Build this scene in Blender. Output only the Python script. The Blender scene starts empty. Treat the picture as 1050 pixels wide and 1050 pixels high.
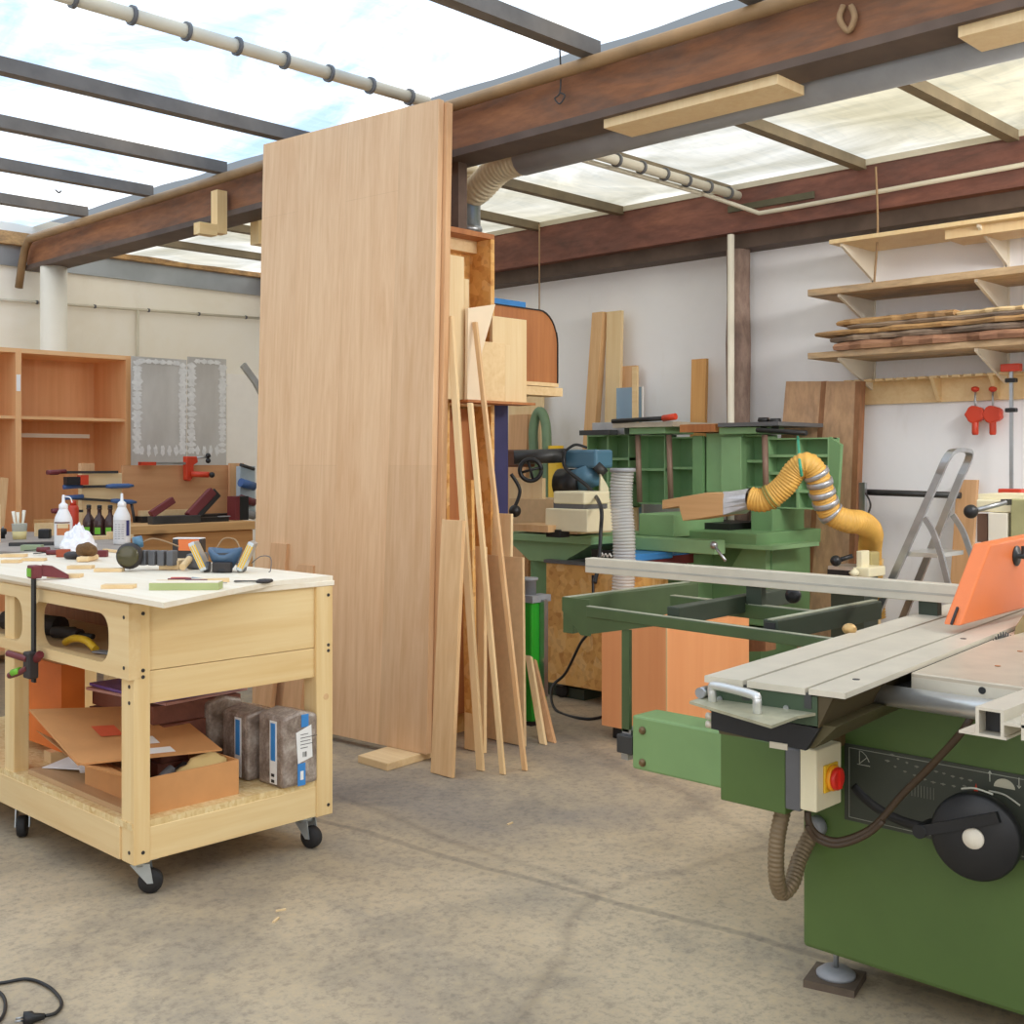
import bpy, bmesh, math, random
from mathutils import Vector, Matrix
random.seed(7)
scene = bpy.context.scene
COL = scene.collection
PI = math.pi

# ------------------------------------------------------------------ camera
F0 = 1204.0; HY = 474.0; CX = 525.0; CH = 1.35
YAW = math.atan(1165/1204)
CC, SS = math.cos(YAW), math.sin(YAW)
cd = bpy.data.cameras.new('camera'); cam = bpy.data.objects.new('camera', cd); COL.objects.link(cam)
cd.sensor_width = 36; cd.lens = F0/1050*36; cd.shift_y = -(525-HY)/1050; cd.clip_end = 60
cam.location = (0, 0, CH)
cam.rotation_euler = (PI/2, 0, YAW-PI/2)
scene.camera = cam

# measured directions: a sight line of the survey photo met with a plane of the room
def ray(px, py):
    u = (px-CX)/F0; v = -(py-HY)/F0
    return (CC+u*SS, SS-u*CC, v)
def ZP(px, py, z):
    r = ray(px, py); t = (z-CH)/r[2]; return Vector((r[0]*t, r[1]*t, z))
def XP(px, py, X):
    r = ray(px, py); t = X/r[0]; return Vector((X, r[1]*t, CH+r[2]*t))
def YP(px, py, Y):
    r = ray(px, py); t = Y/r[1]; return Vector((r[0]*t, Y, CH+r[2]*t))
def DP(px, py, D):
    r = ray(px, py); return Vector((r[0]*D, r[1]*D, CH+r[2]*D))

# ------------------------------------------------------------------ materials
def lin(c):
    return tuple(((x/255)/12.92 if x/255 <= .04045 else ((x/255+.055)/1.055)**2.4) for x in c[:3]) + (1,)
MATS = {}
def newmat(name):
    m = bpy.data.materials.new(name); m.use_nodes = True
    nt = m.node_tree; b = nt.nodes['Principled BSDF']
    return m, nt, b
def L(nt, a, b): nt.links.new(a, b)
def coords(nt, scale=(1,1,1), rot=(0,0,0)):
    tc = nt.nodes.new('ShaderNodeTexCoord'); mp = nt.nodes.new('ShaderNodeMapping')
    mp.inputs['Scale'].default_value = scale; mp.inputs['Rotation'].default_value = rot
    L(nt, tc.outputs['Object'], mp.inputs['Vector']); return mp.outputs['Vector']
def noise(nt, vec, scale, detail=4, rough=.55, dist=0):
    n = nt.nodes.new('ShaderNodeTexNoise'); n.inputs['Scale'].default_value = scale
    n.inputs['Detail'].default_value = detail; n.inputs['Roughness'].default_value = rough
    n.inputs['Distortion'].default_value = dist
    L(nt, vec, n.inputs['Vector']); return n.outputs['Fac']
def ramp(nt, fac, stops):
    r = nt.nodes.new('ShaderNodeValToRGB'); e = r.color_ramp.elements
    while len(e) > 1: e.remove(e[0])
    e[0].position = stops[0][0]; e[0].color = stops[0][1]
    for p, c in stops[1:]:
        q = e.new(p); q.color = c
    L(nt, fac, r.inputs['Fac']); return r.outputs['Color']
def mixc(nt, fac, a, b, mode='MIX'):
    m = nt.nodes.new('ShaderNodeMix'); m.data_type = 'RGBA'; m.blend_type = mode
    for i, v in ((0, fac), (6, a), (7, b)):
        if hasattr(v, 'node'): L(nt, v, m.inputs[i])
        else: m.inputs[i].default_value = v
    return m.outputs[2]
def bump(nt, b, h, s=.2, d=.01):
    n = nt.nodes.new('ShaderNodeBump'); n.inputs['Strength'].default_value = s; n.inputs['Distance'].default_value = d
    L(nt, h, n.inputs['Height']); L(nt, n.outputs['Normal'], b.inputs['Normal'])
def setp(b, rough=.5, metal=0., spec=None):
    b.inputs['Roughness'].default_value = rough; b.inputs['Metallic'].default_value = metal
    if spec is not None: b.inputs['Specular IOR Level'].default_value = spec

def wood(name, c1, c2, axis='z', fine=60, stave=0, rough=.55, contrast=1.0, knots=0):
    if name in MATS: return MATS[name]
    m, nt, b = newmat(name); k = {'x': 0, 'y': 1, 'z': 2}[axis]
    sc = [1, 1, 1]; sc[k] = .05
    v = coords(nt, tuple(sc))
    f = noise(nt, v, fine, 5, .6)
    g = noise(nt, v, fine*.22, 4, .6, 1.2)
    a1, a2 = lin(c1), lin(c2)
    cf = ramp(nt, f, [(.3, a2), (.62, a1)])
    cg = ramp(nt, g, [(.3, a2), (.6, a1)])
    c = mixc(nt, .6, cf, cg)
    if stave:      # glued staves of slightly different tone
        br = nt.nodes.new('ShaderNodeTexBrick'); br.inputs['Scale'].default_value = 1
        tc = nt.nodes.new('ShaderNodeTexCoord'); sp = nt.nodes.new('ShaderNodeSeparateXYZ'); cb = nt.nodes.new('ShaderNodeCombineXYZ')
        L(nt, tc.outputs['Object'], sp.inputs[0])
        o = {'z': ('Z', 'Y'), 'x': ('X', 'Z'), 'y': ('Y', 'Z')}[axis]
        L(nt, sp.outputs[o[0]], cb.inputs[0]); L(nt, sp.outputs[o[1]], cb.inputs[1]); L(nt, cb.outputs[0], br.inputs['Vector'])
        br.inputs['Brick Width'].default_value = 2.6; br.inputs['Row Height'].default_value = stave
        br.inputs['Mortar Size'].default_value = 0.0008
        br.inputs['Color1'].default_value = (1.05, 1.04, 1.03, 1); br.inputs['Color2'].default_value = (.9, .88, .86, 1)
        br.inputs['Mortar'].default_value = (.86, .83, .8, 1)
        c = mixc(nt, 1.0, c, br.outputs['Color'], 'MULTIPLY')
    if knots:
        w = nt.nodes.new('ShaderNodeTexVoronoi'); w.inputs['Scale'].default_value = knots
        sc2 = [1, 1, 1]; sc2[k] = .45
        L(nt, coords(nt, tuple(sc2)), w.inputs['Vector'])
        kf = ramp(nt, w.outputs['Distance'], [(.05, (1, 1, 1, 1)), (.12, (0, 0, 0, 1))])
        dk = tuple(x*.45 for x in a2[:3])+(1,)
        c = mixc(nt, kf, c, dk)
    L(nt, c, b.inputs['Base Color']); bump(nt, b, f, .08, .003); setp(b, rough)
    MATS[name] = m; return m
def plain(name, c, rough=.5, metal=0., var=.12, scale=9, spec=None, bumps=0):
    if name in MATS: return MATS[name]
    m, nt, b = newmat(name); a = lin(c)
    f = noise(nt, coords(nt), scale, 4)
    lo = tuple(x*(1-var) for x in a[:3])+(1,); hi = tuple(min(1, x*(1+var)) for x in a[:3])+(1,)
    L(nt, ramp(nt, f, [(.3, lo), (.7, hi)]), b.inputs['Base Color']); setp(b, rough, metal, spec)
    if bumps: bump(nt, b, noise(nt, coords(nt), scale*6, 4), bumps, .004)
    MATS[name] = m; return m
def osb(name='osb', c1=(228,174,98), c2=(192,130,64), c3=(238,200,140), sc=42):
    if name in MATS: return MATS[name]
    m, nt, b = newmat(name)
    v1 = nt.nodes.new('ShaderNodeTexVoronoi'); v1.inputs['Scale'].default_value = sc
    L(nt, coords(nt, (1, .45, .4), (.5, .4, .9)), v1.inputs['Vector'])
    v2 = nt.nodes.new('ShaderNodeTexVoronoi'); v2.inputs['Scale'].default_value = sc*.9
    L(nt, coords(nt, (.4, 1, 1), (.9, -.6, .4)), v2.inputs['Vector'])
    s1 = nt.nodes.new('ShaderNodeSeparateColor'); L(nt, v1.outputs['Color'], s1.inputs[0])
    s2 = nt.nodes.new('ShaderNodeSeparateColor'); L(nt, v2.outputs['Color'], s2.inputs[0])
    a = ramp(nt, s1.outputs[0], [(0, lin(c2)), (.5, lin(c1)), (1, lin(c3))])
    d = ramp(nt, s2.outputs[1], [(0, lin(c2)), (.45, lin(c1)), (1, lin(c1))])
    L(nt, mixc(nt, .5, a, d), b.inputs['Base Color']); bump(nt, b, s1.outputs[0], .15, .003); setp(b, .6)
    MATS[name] = m; return m
def blotchy(name, c1, c2, c3, scale=4, stretch=(1,1,1), rough=.7, b_=.3, detail=8):
    if name in MATS: return MATS[name]
    m, nt, b = newmat(name)
    f = noise(nt, coords(nt, stretch), scale, detail, .65, .4)
    g = noise(nt, coords(nt, stretch), scale*7, 5, .6)
    c = ramp(nt, f, [(.3, lin(c2)), (.5, lin(c1)), (.72, lin(c3))])
    c2_ = ramp(nt, g, [(.35, (.72, .7, .68, 1)), (.6, (1.05, 1.05, 1.05, 1))])
    L(nt, mixc(nt, .7, c, c2_, 'MULTIPLY'), b.inputs['Base Color']); bump(nt, b, g, b_, .004); setp(b, rough)
    MATS[name] = m; return m

BEECH = wood('beech_panel', (232,194,152), (214,168,122), 'z', 70, .36)
BEECH_EDGE = wood('beech_edge', (222,176,130), (198,148,102), 'z', 60)
STRIP = wood('strip_wood', (230,190,140), (210,162,110), 'z', 60)
STRIP2 = wood('strip_wood_pale', (238,206,156), (224,184,130), 'z', 60)
PINE_Z = wood('pine_upright', (240,212,158), (224,184,120), 'z', 40, 0, .5)
PINE_X = wood('pine_rail_x', (240,212,158), (222,182,118), 'x', 34, 0, .5)
PINE_Y = wood('pine_rail_y', (236,208,156), (222,184,126), 'y', 34, 0, .5)
PLY_TOP = wood('birch_ply', (246,236,216), (238,222,194), 'y', 40)
BLOCK = wood('block_wood', (238,208,160), (222,186,132), 'y', 50)
PALE = wood('pale_board', (238,212,166), (226,192,140), 'z', 40)
PALE_X = wood('pale_board_x', (236,208,160), (222,188,136), 'x', 40)
MDF = plain('fibre_board', (214,182,138), .6, 0, .06, 30)
CARC = wood('cabinet_veneer', (240,186,132), (226,166,110), 'z', 45)
CARC_X = wood('cabinet_veneer_x', (244,198,146), (230,176,120), 'x', 45)
BROWN_V = wood('brown_veneer', (188,122,70), (158,94,50), 'z', 50)
ORANGE_B = wood('orange_board', (238,164,110), (230,152,98), 'z', 25)
OSB = osb(); OSB_L = osb('osb_light', (232,204,148), (210,172,110), (242,222,176), 110)
BEAM = blotchy('old_beam', (142,94,62), (98,78,66), (170,112,70), 2.2, (1, .5, 2.5), .7)
BEAM_R = blotchy('red_beam', (124,80,68), (92,66,60), (156,102,82), 2.5, (1, .5, 2), .7)
BEAM_D = plain('dark_beam', (92,76,66), .7, 0, .25, 5)
OLDPLANK = blotchy('old_plank', (188,150,116), (150,124,102), (208,168,128), 3, (1.5, 1.5, .5), .75)
OLDEDGE = blotchy('old_plank_edge', (150,104,70), (120,80,54), (172,124,86), 4, (1, 1, .3), .75)
OLDSLAB = blotchy('old_slab', (190,150,102), (136,112,88), (224,182,124), 5, (1.5, .5, 3), .75)
GREYSHELF = blotchy('grey_shelf', (190,160,124), (150,138,120), (208,182,144), 4, (1, .4, 2), .7)
def wallmat(name, c1, c2, c3):
    m, nt, b = newmat(name); v = coords(nt)
    f = noise(nt, v, .8, 6, .6, .5); g = noise(nt, v, 30, 5, .6); h = noise(nt, coords(nt, (1, 1, .25)), 3, 6, .7)
    c = ramp(nt, f, [(.3, lin(c2)), (.5, lin(c1)), (.7, lin(c3))])
    d = ramp(nt, h, [(.28, (.9, .88, .85, 1)), (.4, (1, 1, 1, 1))])
    c = mixc(nt, .6, c, d, 'MULTIPLY')
    vo = nt.nodes.new('ShaderNodeTexVoronoi'); vo.inputs['Scale'].default_value = 2.4; L(nt, v, vo.inputs['Vector'])
    k = ramp(nt, vo.outputs['Distance'], [(.012, (1, 1, 1, 1)), (.02, (0, 0, 0, 1))])
    c = mixc(nt, k, c, lin((150,140,130)))
    L(nt, c, b.inputs['Base Color']); bump(nt, b, g, .1, .003); setp(b, .85); return m
WALLW = wallmat('white_wall', (247,247,249), (240,240,243), (251,251,252))
WALLC = wallmat('cream_wall', (247,241,226), (238,229,208), (250,246,236))
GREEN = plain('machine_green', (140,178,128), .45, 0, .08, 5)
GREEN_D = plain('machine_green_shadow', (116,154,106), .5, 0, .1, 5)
SAWG = plain('saw_green', (82,106,52), .45, 0, .1, 3)
SAWG_L = plain('saw_green_light', (128,160,104), .45, 0, .06, 4)
FRAMEG = plain('frame_green', (68,86,50), .5, 0, .15, 6)
FRAMEG_D = plain('frame_dark_green', (48,58,44), .5, 0, .15, 6)
BRIGHTG = plain('bright_green_plastic', (40,160,40), .35, 0, .05)
ALU = plain('cast_aluminium', (212,204,186), .38, .25, .06, 12)
ALU_B = plain('bright_aluminium', (212,212,208), .3, .7, .06, 20)
CAST = plain('cast_iron', (196,184,164), .4, .3, .12, 8)
STEEL = plain('steel', (176,178,180), .35, .85, .1, 14)
GALV = plain('galvanised', (196,204,208), .3, .7, .12, 18)
DARKST = plain('dark_steel', (70,70,70), .45, .5, .15, 12)
BLACK = plain('black_plastic', (28,28,30), .45, 0, .1)
RUBBER = plain('black_rubber', (36,34,34), .7, 0, .1)
CREAM = plain('cream_paint', (232,222,188), .45, 0, .05, 6)
GREYP = plain('grey_plastic', (150,152,156), .5, 0, .08)
GREYD = plain('grey_dark', (98,98,100), .5, 0, .1)
WHITE = plain('white_plastic', (244,242,240), .4, 0, .03)
PAPER = plain('white_paper', (240,238,234), .8, 0, .04)
RED = plain('red_paint', (208,66,38), .4, 0, .06)
MAROON = plain('maroon_plastic', (112,42,46), .45, 0, .12)
BLUE = plain('blue_plastic', (64,138,206), .4, 0, .06)
BLUEG = plain('blue_grey_paint', (84,124,148), .4, 0, .06)
STEELBLUE = plain('tool_blue', (66,100,152), .4, 0, .08)
NAVY = plain('navy_board', (50,48,92), .6, 0, .1)
YELLOW = plain('yellow_plastic', (228,184,44), .4, 0, .05)
LIME = plain('lime_plastic', (120,190,50), .4, 0, .05)
ORANGE = plain('orange_plastic', (232,124,66), .42, 0, .05, 4)
CARDB = plain('cardboard', (206,148,92), .75, 0, .06, 10)
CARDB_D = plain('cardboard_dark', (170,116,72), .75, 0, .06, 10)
ORBOX = plain('orange_carton', (224,118,40), .6, 0, .08, 6)
SOOT = plain('dark_tool', (52,46,44), .6, 0, .2)
HOSEY = plain('yellow_hose', (222,172,84), .5, 0, .1, 14)
HOSEW = plain('cream_hose', (214,200,170), .5, 0, .08, 14)
HOSEB = plain('brown_hose', (128,110,84), .5, .2, .1, 14)
CABLE = plain('cable_brown', (70,54,38), .5, 0, .1)
ROPE = plain('green_rope', (70,170,140), .7, 0, .1)
TWINE = plain('twine', (160,130,96), .8, 0, .1)
PILLARW = plain('cream_post', (236,228,210), .55, 0, .05, 3)
PIPEG = plain('grey_conduit', (206,198,178), .45, 0, .08, 5)
PIPED = plain('beam_pipe', (150,120,84), .55, .1, .2, 5)
BRUSHB = plain('brush_bristle', (112,80,44), .9, 0, .3, 80, None, .6)
GLOVE = plain('work_glove', (206,176,116), .9, 0, .1)
PURPLE = plain('purple_sheet', (128,96,168), .6, 0, .1)
SALMON = plain('rust_block', (168,78,48), .6, 0, .1)
LIMEMDF = plain('green_fibreboard', (172,182,124), .65, 0, .05)
TUBE_M = None

# ------------------------------------------------------------------ mesh helpers
WPOS = {}      # world position of every thing / part origin
class MB:
    def __init__(s): s.v = []; s.f = []; s.sm = []
    def add(s, vs, fs, smooth=False):
        n = len(s.v); s.v += [Vector(v) for v in vs]
        for f in fs: s.f.append([n+i for i in f]); s.sm.append(smooth)
        return s
    def hexa(s, a, b):      # a: 4 bottom points (ring), b: 4 top points
        return s.add(list(a)+list(b), [(3,2,1,0),(4,5,6,7),(0,1,5,4),(1,2,6,5),(2,3,7,6),(3,0,4,7)])
    def box(s, x0, x1, y0, y1, z0, z1):
        return s.hexa([(x0,y0,z0),(x1,y0,z0),(x1,y1,z0),(x0,y1,z0)], [(x0,y0,z1),(x1,y0,z1),(x1,y1,z1),(x0,y1,z1)])
    def cbox(s, c, size, rot=None):
        M = rot or Matrix.Identity(3); c = Vector(c); h = Vector(size)/2
        P = lambda i, j, k: c + M @ Vector((i*h.x, j*h.y, k*h.z))
        return s.hexa([P(-1,-1,-1),P(1,-1,-1),P(1,1,-1),P(-1,1,-1)], [P(-1,-1,1),P(1,-1,1),P(1,1,1),P(-1,1,1)])
    def slab(s, quad, vec): # quad of 4 points extruded along vec
        q = [Vector(p) for p in quad]; vec = Vector(vec)
        return s.hexa(q, [p+vec for p in q])
    def bar(s, p0, p1, w, t, side=(0,0,1)):   # box along p0->p1; w along side, t across
        p0 = Vector(p0); p1 = Vector(p1); d = (p1-p0).normalized(); sd = Vector(side)
        sd = (sd-d*sd.dot(d)).normalized(); n = d.cross(sd)
        a = sd*w/2; b = n*t/2
        return s.hexa([p0-a-b, p0+a-b, p0+a+b, p0-a+b], [p1-a-b, p1+a-b, p1+a+b, p1-a+b])
    def prism(s, pts, vec):
        pts = [Vector(p) for p in pts]; n = len(pts); vec = Vector(vec)
        fs = [list(range(n))[::-1], list(range(n, 2*n))] + [(i, (i+1) % n, n+(i+1) % n, n+i) for i in range(n)]
        return s.add(pts+[p+vec for p in pts], fs)
    def tube(s, pts, r, seg=10, caps=True, radii=None):
        pts = [Vector(p) for p in pts]; n = len(pts); vs = []; fs = []
        up = None
        for i in range(n):
            d = (pts[min(i+1, n-1)]-pts[max(i-1, 0)]).normalized()
            if up is None:
                up = Vector((0,0,1)) if abs(d.z) < .9 else Vector((1,0,0))
            up = (up-d*up.dot(d)).normalized(); w = d.cross(up)
            rr = radii[i] if radii else r
            for k in range(seg):
                a = 2*PI*k/seg; vs.append(pts[i]+up*math.cos(a)*rr+w*math.sin(a)*rr)
        for i in range(n-1):
            for k in range(seg):
                fs.append((i*seg+k, i*seg+(k+1) % seg, (i+1)*seg+(k+1) % seg, (i+1)*seg+k))
        if caps: fs += [list(range(seg))[::-1], [(n-1)*seg+k for k in range(seg)]]
        return s.add(vs, fs, True)
    def cyl(s, p0, p1, r, r2=None, seg=20):
        return s.tube([p0, p1], r, seg, True, [r, r if r2 is None else r2])
    def lathe(s, prof, c, axis=(0,0,1), seg=24):    # prof: (radius, height)
        ax = Vector(axis).normalized(); t = Vector((1,0,0)) if abs(ax.x) < .9 else Vector((0,1,0))
        u = (t-ax*t.dot(ax)).normalized(); w = ax.cross(u); c = Vector(c); vs = []; fs = []; n = len(prof)
        for r, h in prof:
            for k in range(seg):
                a = 2*PI*k/seg; vs.append(c+ax*h+(u*math.cos(a)+w*math.sin(a))*max(r, 1e-5))
        for i in range(n-1):
            for k in range(seg):
                fs.append((i*seg+k, i*seg+(k+1) % seg, (i+1)*seg+(k+1) % seg, (i+1)*seg+k))
        fs += [list(range(seg))[::-1], [(n-1)*seg+k for k in range(seg)]]
        return s.add(vs, fs, True)
    def ball(s, c, r, sc=(1,1,1), seg=16, rings=10):
        pr = [(r*math.sin(PI*i/rings), -r*math.cos(PI*i/rings)) for i in range(rings+1)]
        m = MB().lathe(pr, (0,0,0), (0,0,1), seg); c = Vector(c)
        return s.add([c+Vector((v.x*sc[0], v.y*sc[1], v.z*sc[2])) for v in m.v], m.f, True)
    def build(s, name, mat, parent=None, bevel=0, origin=None):
        if parent is not None: o0 = WPOS[parent.name] if origin is None else Vector(origin)
        elif origin is not None: o0 = Vector(origin)
        else:
            xs = [v.x for v in s.v]; ys = [v.y for v in s.v]; zs = [v.z for v in s.v]
            o0 = Vector(((min(xs)+max(xs))/2, (min(ys)+max(ys))/2, min(zs)))
        me = bpy.data.meshes.new(name)
        me.from_pydata([v-o0 for v in s.v], [], s.f)
        bm = bmesh.new(); bm.from_mesh(me); bmesh.ops.recalc_face_normals(bm, faces=bm.faces); bm.to_mesh(me); bm.free()
        for p, q in zip(me.polygons, s.sm): p.use_smooth = q and len(p.vertices) <= 4
        me.materials.append(mat)
        o = bpy.data.objects.new(name, me); COL.objects.link(o)
        if parent is not None:
            o.parent = parent; o.location = o0-WPOS[parent.name]
        else: o.location = o0
        WPOS[o.name] = o0
        if bevel:
            b = o.modifiers.new('bevel', 'BEVEL'); b.width = bevel; b.segments = 2; b.limit_method = 'ANGLE'; b.angle_limit = .6
        return o
def tag(o, label, cat, group=None, kind=None):
    o['label'] = label; o['category'] = cat
    if group: o['group'] = group
    if kind: o['kind'] = kind
    return o
def struct(o): o['kind'] = 'structure'; return o
def thing(name, label, cat, loc, group=None):
    o = bpy.data.objects.new(name, None); COL.objects.link(o); o.location = loc; o.empty_display_size = .1
    WPOS[o.name] = Vector(loc); return tag(o, label, cat, group)
def dup(root, delta, label=None, rotz=None, group=None):
    r = root.copy(); COL.objects.link(r); r.location = Vector(root.location)+Vector(delta)
    WPOS[r.name] = WPOS[root.name]+Vector(delta)
    if rotz is not None: r.rotation_euler = (0, 0, rotz)
    if label: r['label'] = label
    if group: r['group'] = group
    for ch in list(root.children):
        c = ch.copy(); COL.objects.link(c); c.parent = r
        for g in list(ch.children):
            d = g.copy(); COL.objects.link(d); d.parent = c
    return r
def bez(pts, n=8):      # smooth line through points (Catmull-Rom)
    P = [Vector(p) for p in pts]; out = []
    for i in range(len(P)-1):
        p0 = P[max(i-1, 0)]; p1 = P[i]; p2 = P[i+1]; p3 = P[min(i+2, len(P)-1)]
        for k in range(n):
            t = k/n
            out.append(.5*((2*p1)+(p2-p0)*t+(2*p0-5*p1+4*p2-p3)*t*t+(3*p1-p0-3*p2+p3)*t**3))
    out.append(P[-1]); return out
def corrugated(m, pts, r, step, depth=.12, seg=14, n=14):
    line = bez(pts, n); ln = [0]
    for a, b in zip(line, line[1:]): ln.append(ln[-1]+(b-a).length)
    tot = ln[-1]; k = max(4, int(tot/step*4)); out = []; rr = []
    for i in range(k+1):
        t = tot*i/k; j = 0
        while j < len(ln)-2 and ln[j+1] < t: j += 1
        u = (t-ln[j])/max(1e-9, ln[j+1]-ln[j]); out.append(line[j].lerp(line[j+1], u))
        rr.append(r*(1-depth*(1 if i % 4 == 0 else .15 if i % 4 == 2 else .5)))
    return m.tube(out, r, seg, True, rr)
def rrect(cx, cy, w, h, r, n=6):
    out = []
    for sx, sy, a0 in ((1,1,0),(-1,1,PI/2),(-1,-1,PI),(1,-1,1.5*PI)):
        for i in range(n+1):
            a = a0+PI/2*i/n; out.append((cx+sx*(w/2-r)+math.cos(a)*r, cy+sy*(h/2-r)+math.sin(a)*r))
    return out
def holed(outer, holes, M, depth):      # flat plate with holes: returns MB; M maps (u,v,w) to the world
    cu = bpy.data.curves.new('tmp', 'CURVE'); cu.dimensions = '2D'; cu.fill_mode = 'BOTH'; cu.extrude = depth/2
    for loop in [outer]+holes:
        sp = cu.splines.new('POLY'); sp.points.add(len(loop)-1); sp.use_cyclic_u = True
        for p, q in zip(sp.points, loop): p.co = (q[0], q[1], 0, 1)
    ob = bpy.data.objects.new('tmp', cu); COL.objects.link(ob)
    dg = bpy.context.evaluated_depsgraph_get(); me = bpy.data.meshes.new_from_object(ob.evaluated_get(dg))
    m = MB(); m.add([M(v.co.x, v.co.y, v.co.z) for v in me.vertices], [list(p.vertices) for p in me.polygons])
    bpy.data.objects.remove(ob); bpy.data.curves.remove(cu); bpy.data.meshes.remove(me); return m
def text_mb(txt, size, M):
    cu = bpy.data.curves.new('tmp', 'FONT'); cu.body = txt; cu.size = size; cu.align_x = 'CENTER'; cu.align_y = 'CENTER'
    ob = bpy.data.objects.new('tmp', cu); COL.objects.link(ob)
    dg = bpy.context.evaluated_depsgraph_get(); me = bpy.data.meshes.new_from_object(ob.evaluated_get(dg))
    m = MB(); m.add([M(v.co.x, v.co.y, 0) for v in me.vertices], [list(p.vertices) for p in me.polygons])
    bpy.data.objects.remove(ob); bpy.data.curves.remove(cu); bpy.data.meshes.remove(me); return m
def V(*a): return Vector(a)
def XB(m, px0, px1, py0, py1, X, dep):      # box whose face lies in the plane X and looks to -X
    c = (px0+px1)/2
    return m.box(X, X+dep, XP(px1, py1, X).y, XP(px0, py1, X).y, XP(c, py1, X).z, XP(c, py0, X).z)
def YBX(m, px0, px1, py0, py1, Y, dep):     # box whose face lies in the plane Y and looks to -Y
    c = (px0+px1)/2
    return m.box(YP(px0, py1, Y).x, YP(px1, py1, Y).x, Y, Y+dep, YP(c, py1, Y).z, YP(c, py0, Y).z)
DUMMY = 0
RT = V(SS, -CC, 0); FW = V(CC, SS, 0); UP = V(0, 0, 1)
# ------------------------------------------------------------------ the room
XR, YL, XM, YB = 6.5, 9.3, -1.8, -2.8     # white wall, cream wall, unseen walls behind the camera
def concrete():
    m, nt, b = newmat('concrete_floor')
    v = coords(nt)
    big = noise(nt, v, .55, 6, .6, .6); mid = noise(nt, v, 2.3, 8, .65, .3); fine = noise(nt, v, 42, 6, .7)
    c = ramp(nt, big, [(.36, lin((142,134,124))), (.48, lin((174,159,135))), (.62, lin((194,178,152)))])
    d = ramp(nt, mid, [(.38, (.72, .73, .76, 1)), (.5, (.98, .96, .93, 1)), (.66, (1.08, 1.05, 1, 1))])
    c = mixc(nt, .85, c, d, 'MULTIPLY')
    e = ramp(nt, fine, [(.36, (.68, .68, .7, 1)), (.5, (1, 1, 1, 1)), (.66, (1.14, 1.1, 1.0, 1))])
    c = mixc(nt, .8, c, e, 'MULTIPLY')
    vo = nt.nodes.new('ShaderNodeTexVoronoi'); vo.feature = 'DISTANCE_TO_EDGE'; vo.inputs['Scale'].default_value = .42
    tc = nt.nodes.new('ShaderNodeTexCoord'); mx = nt.nodes.new('ShaderNodeMix'); mx.data_type = 'RGBA'; mx.inputs[0].default_value = .12
    nz = nt.nodes.new('ShaderNodeTexNoise'); nz.inputs['Scale'].default_value = 2.5; nz.inputs['Detail'].default_value = 6
    L(nt, tc.outputs['Object'], nz.inputs['Vector']); L(nt, tc.outputs['Object'], mx.inputs[6]); L(nt, nz.outputs['Color'], mx.inputs[7])
    L(nt, mx.outputs[2], vo.inputs['Vector'])
    cr = ramp(nt, vo.outputs['Distance'], [(0, (.62, .62, .64, 1)), (.006, (.8, .8, .82, 1)), (.012, (1, 1, 1, 1))])
    c = mixc(nt, .55, c, cr, 'MULTIPLY')
    geo = nt.nodes.new('ShaderNodeNewGeometry'); A_ = ZP(380, 856, 0); B_ = ZP(815, 975, 0); dl = (B_-A_).normalized(); pn = V(-dl.y, dl.x, 0)
    vm = nt.nodes.new('ShaderNodeVectorMath'); vm.operation = 'DOT_PRODUCT'; L(nt, geo.outputs['Position'], vm.inputs[0]); vm.inputs[1].default_value = pn
    def mth(op, a, b_):
        q_ = nt.nodes.new('ShaderNodeMath'); q_.operation = op
        for i_, v_ in ((0, a), (1, b_)):
            if hasattr(v_, 'node'): L(nt, v_, q_.inputs[i_])
            elif v_ is not None: q_.inputs[i_].default_value = v_
        return q_.outputs[0]
    seam = mth('ABSOLUTE', mth('ADD', mth('SUBTRACT', vm.outputs['Value'], A_.dot(pn)), mth('MULTIPLY', mth('SUBTRACT', noise(nt, v, 1.3, 6), .5), .14)), None)
    c = mixc(nt, .8, c, ramp(nt, seam, [(0, (.66, .67, .7, 1)), (.014, (.74, .75, .78, 1)), (.02, (1.05, 1.04, 1.02, 1)), (.05, (1, 1, 1, 1))]), 'MULTIPLY')
    # pale saw dust strewn in specks
    s = noise(nt, coords(nt, (1, 2.2, 1), (0, 0, .7)), 70, 3, .8)
    sf = ramp(nt, s, [(.66, (0, 0, 0, 1)), (.74, (1, 1, 1, 1))])
    c = mixc(nt, sf, c, lin((214,190,140)))
    L(nt, c, b.inputs['Base Color']); setp(b, .62); bump(nt, b, fine, .12, .004)
    return m
struct(MB().box(XM, XR, YB, YL, -.06, 0).build('floor', concrete()))

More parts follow.
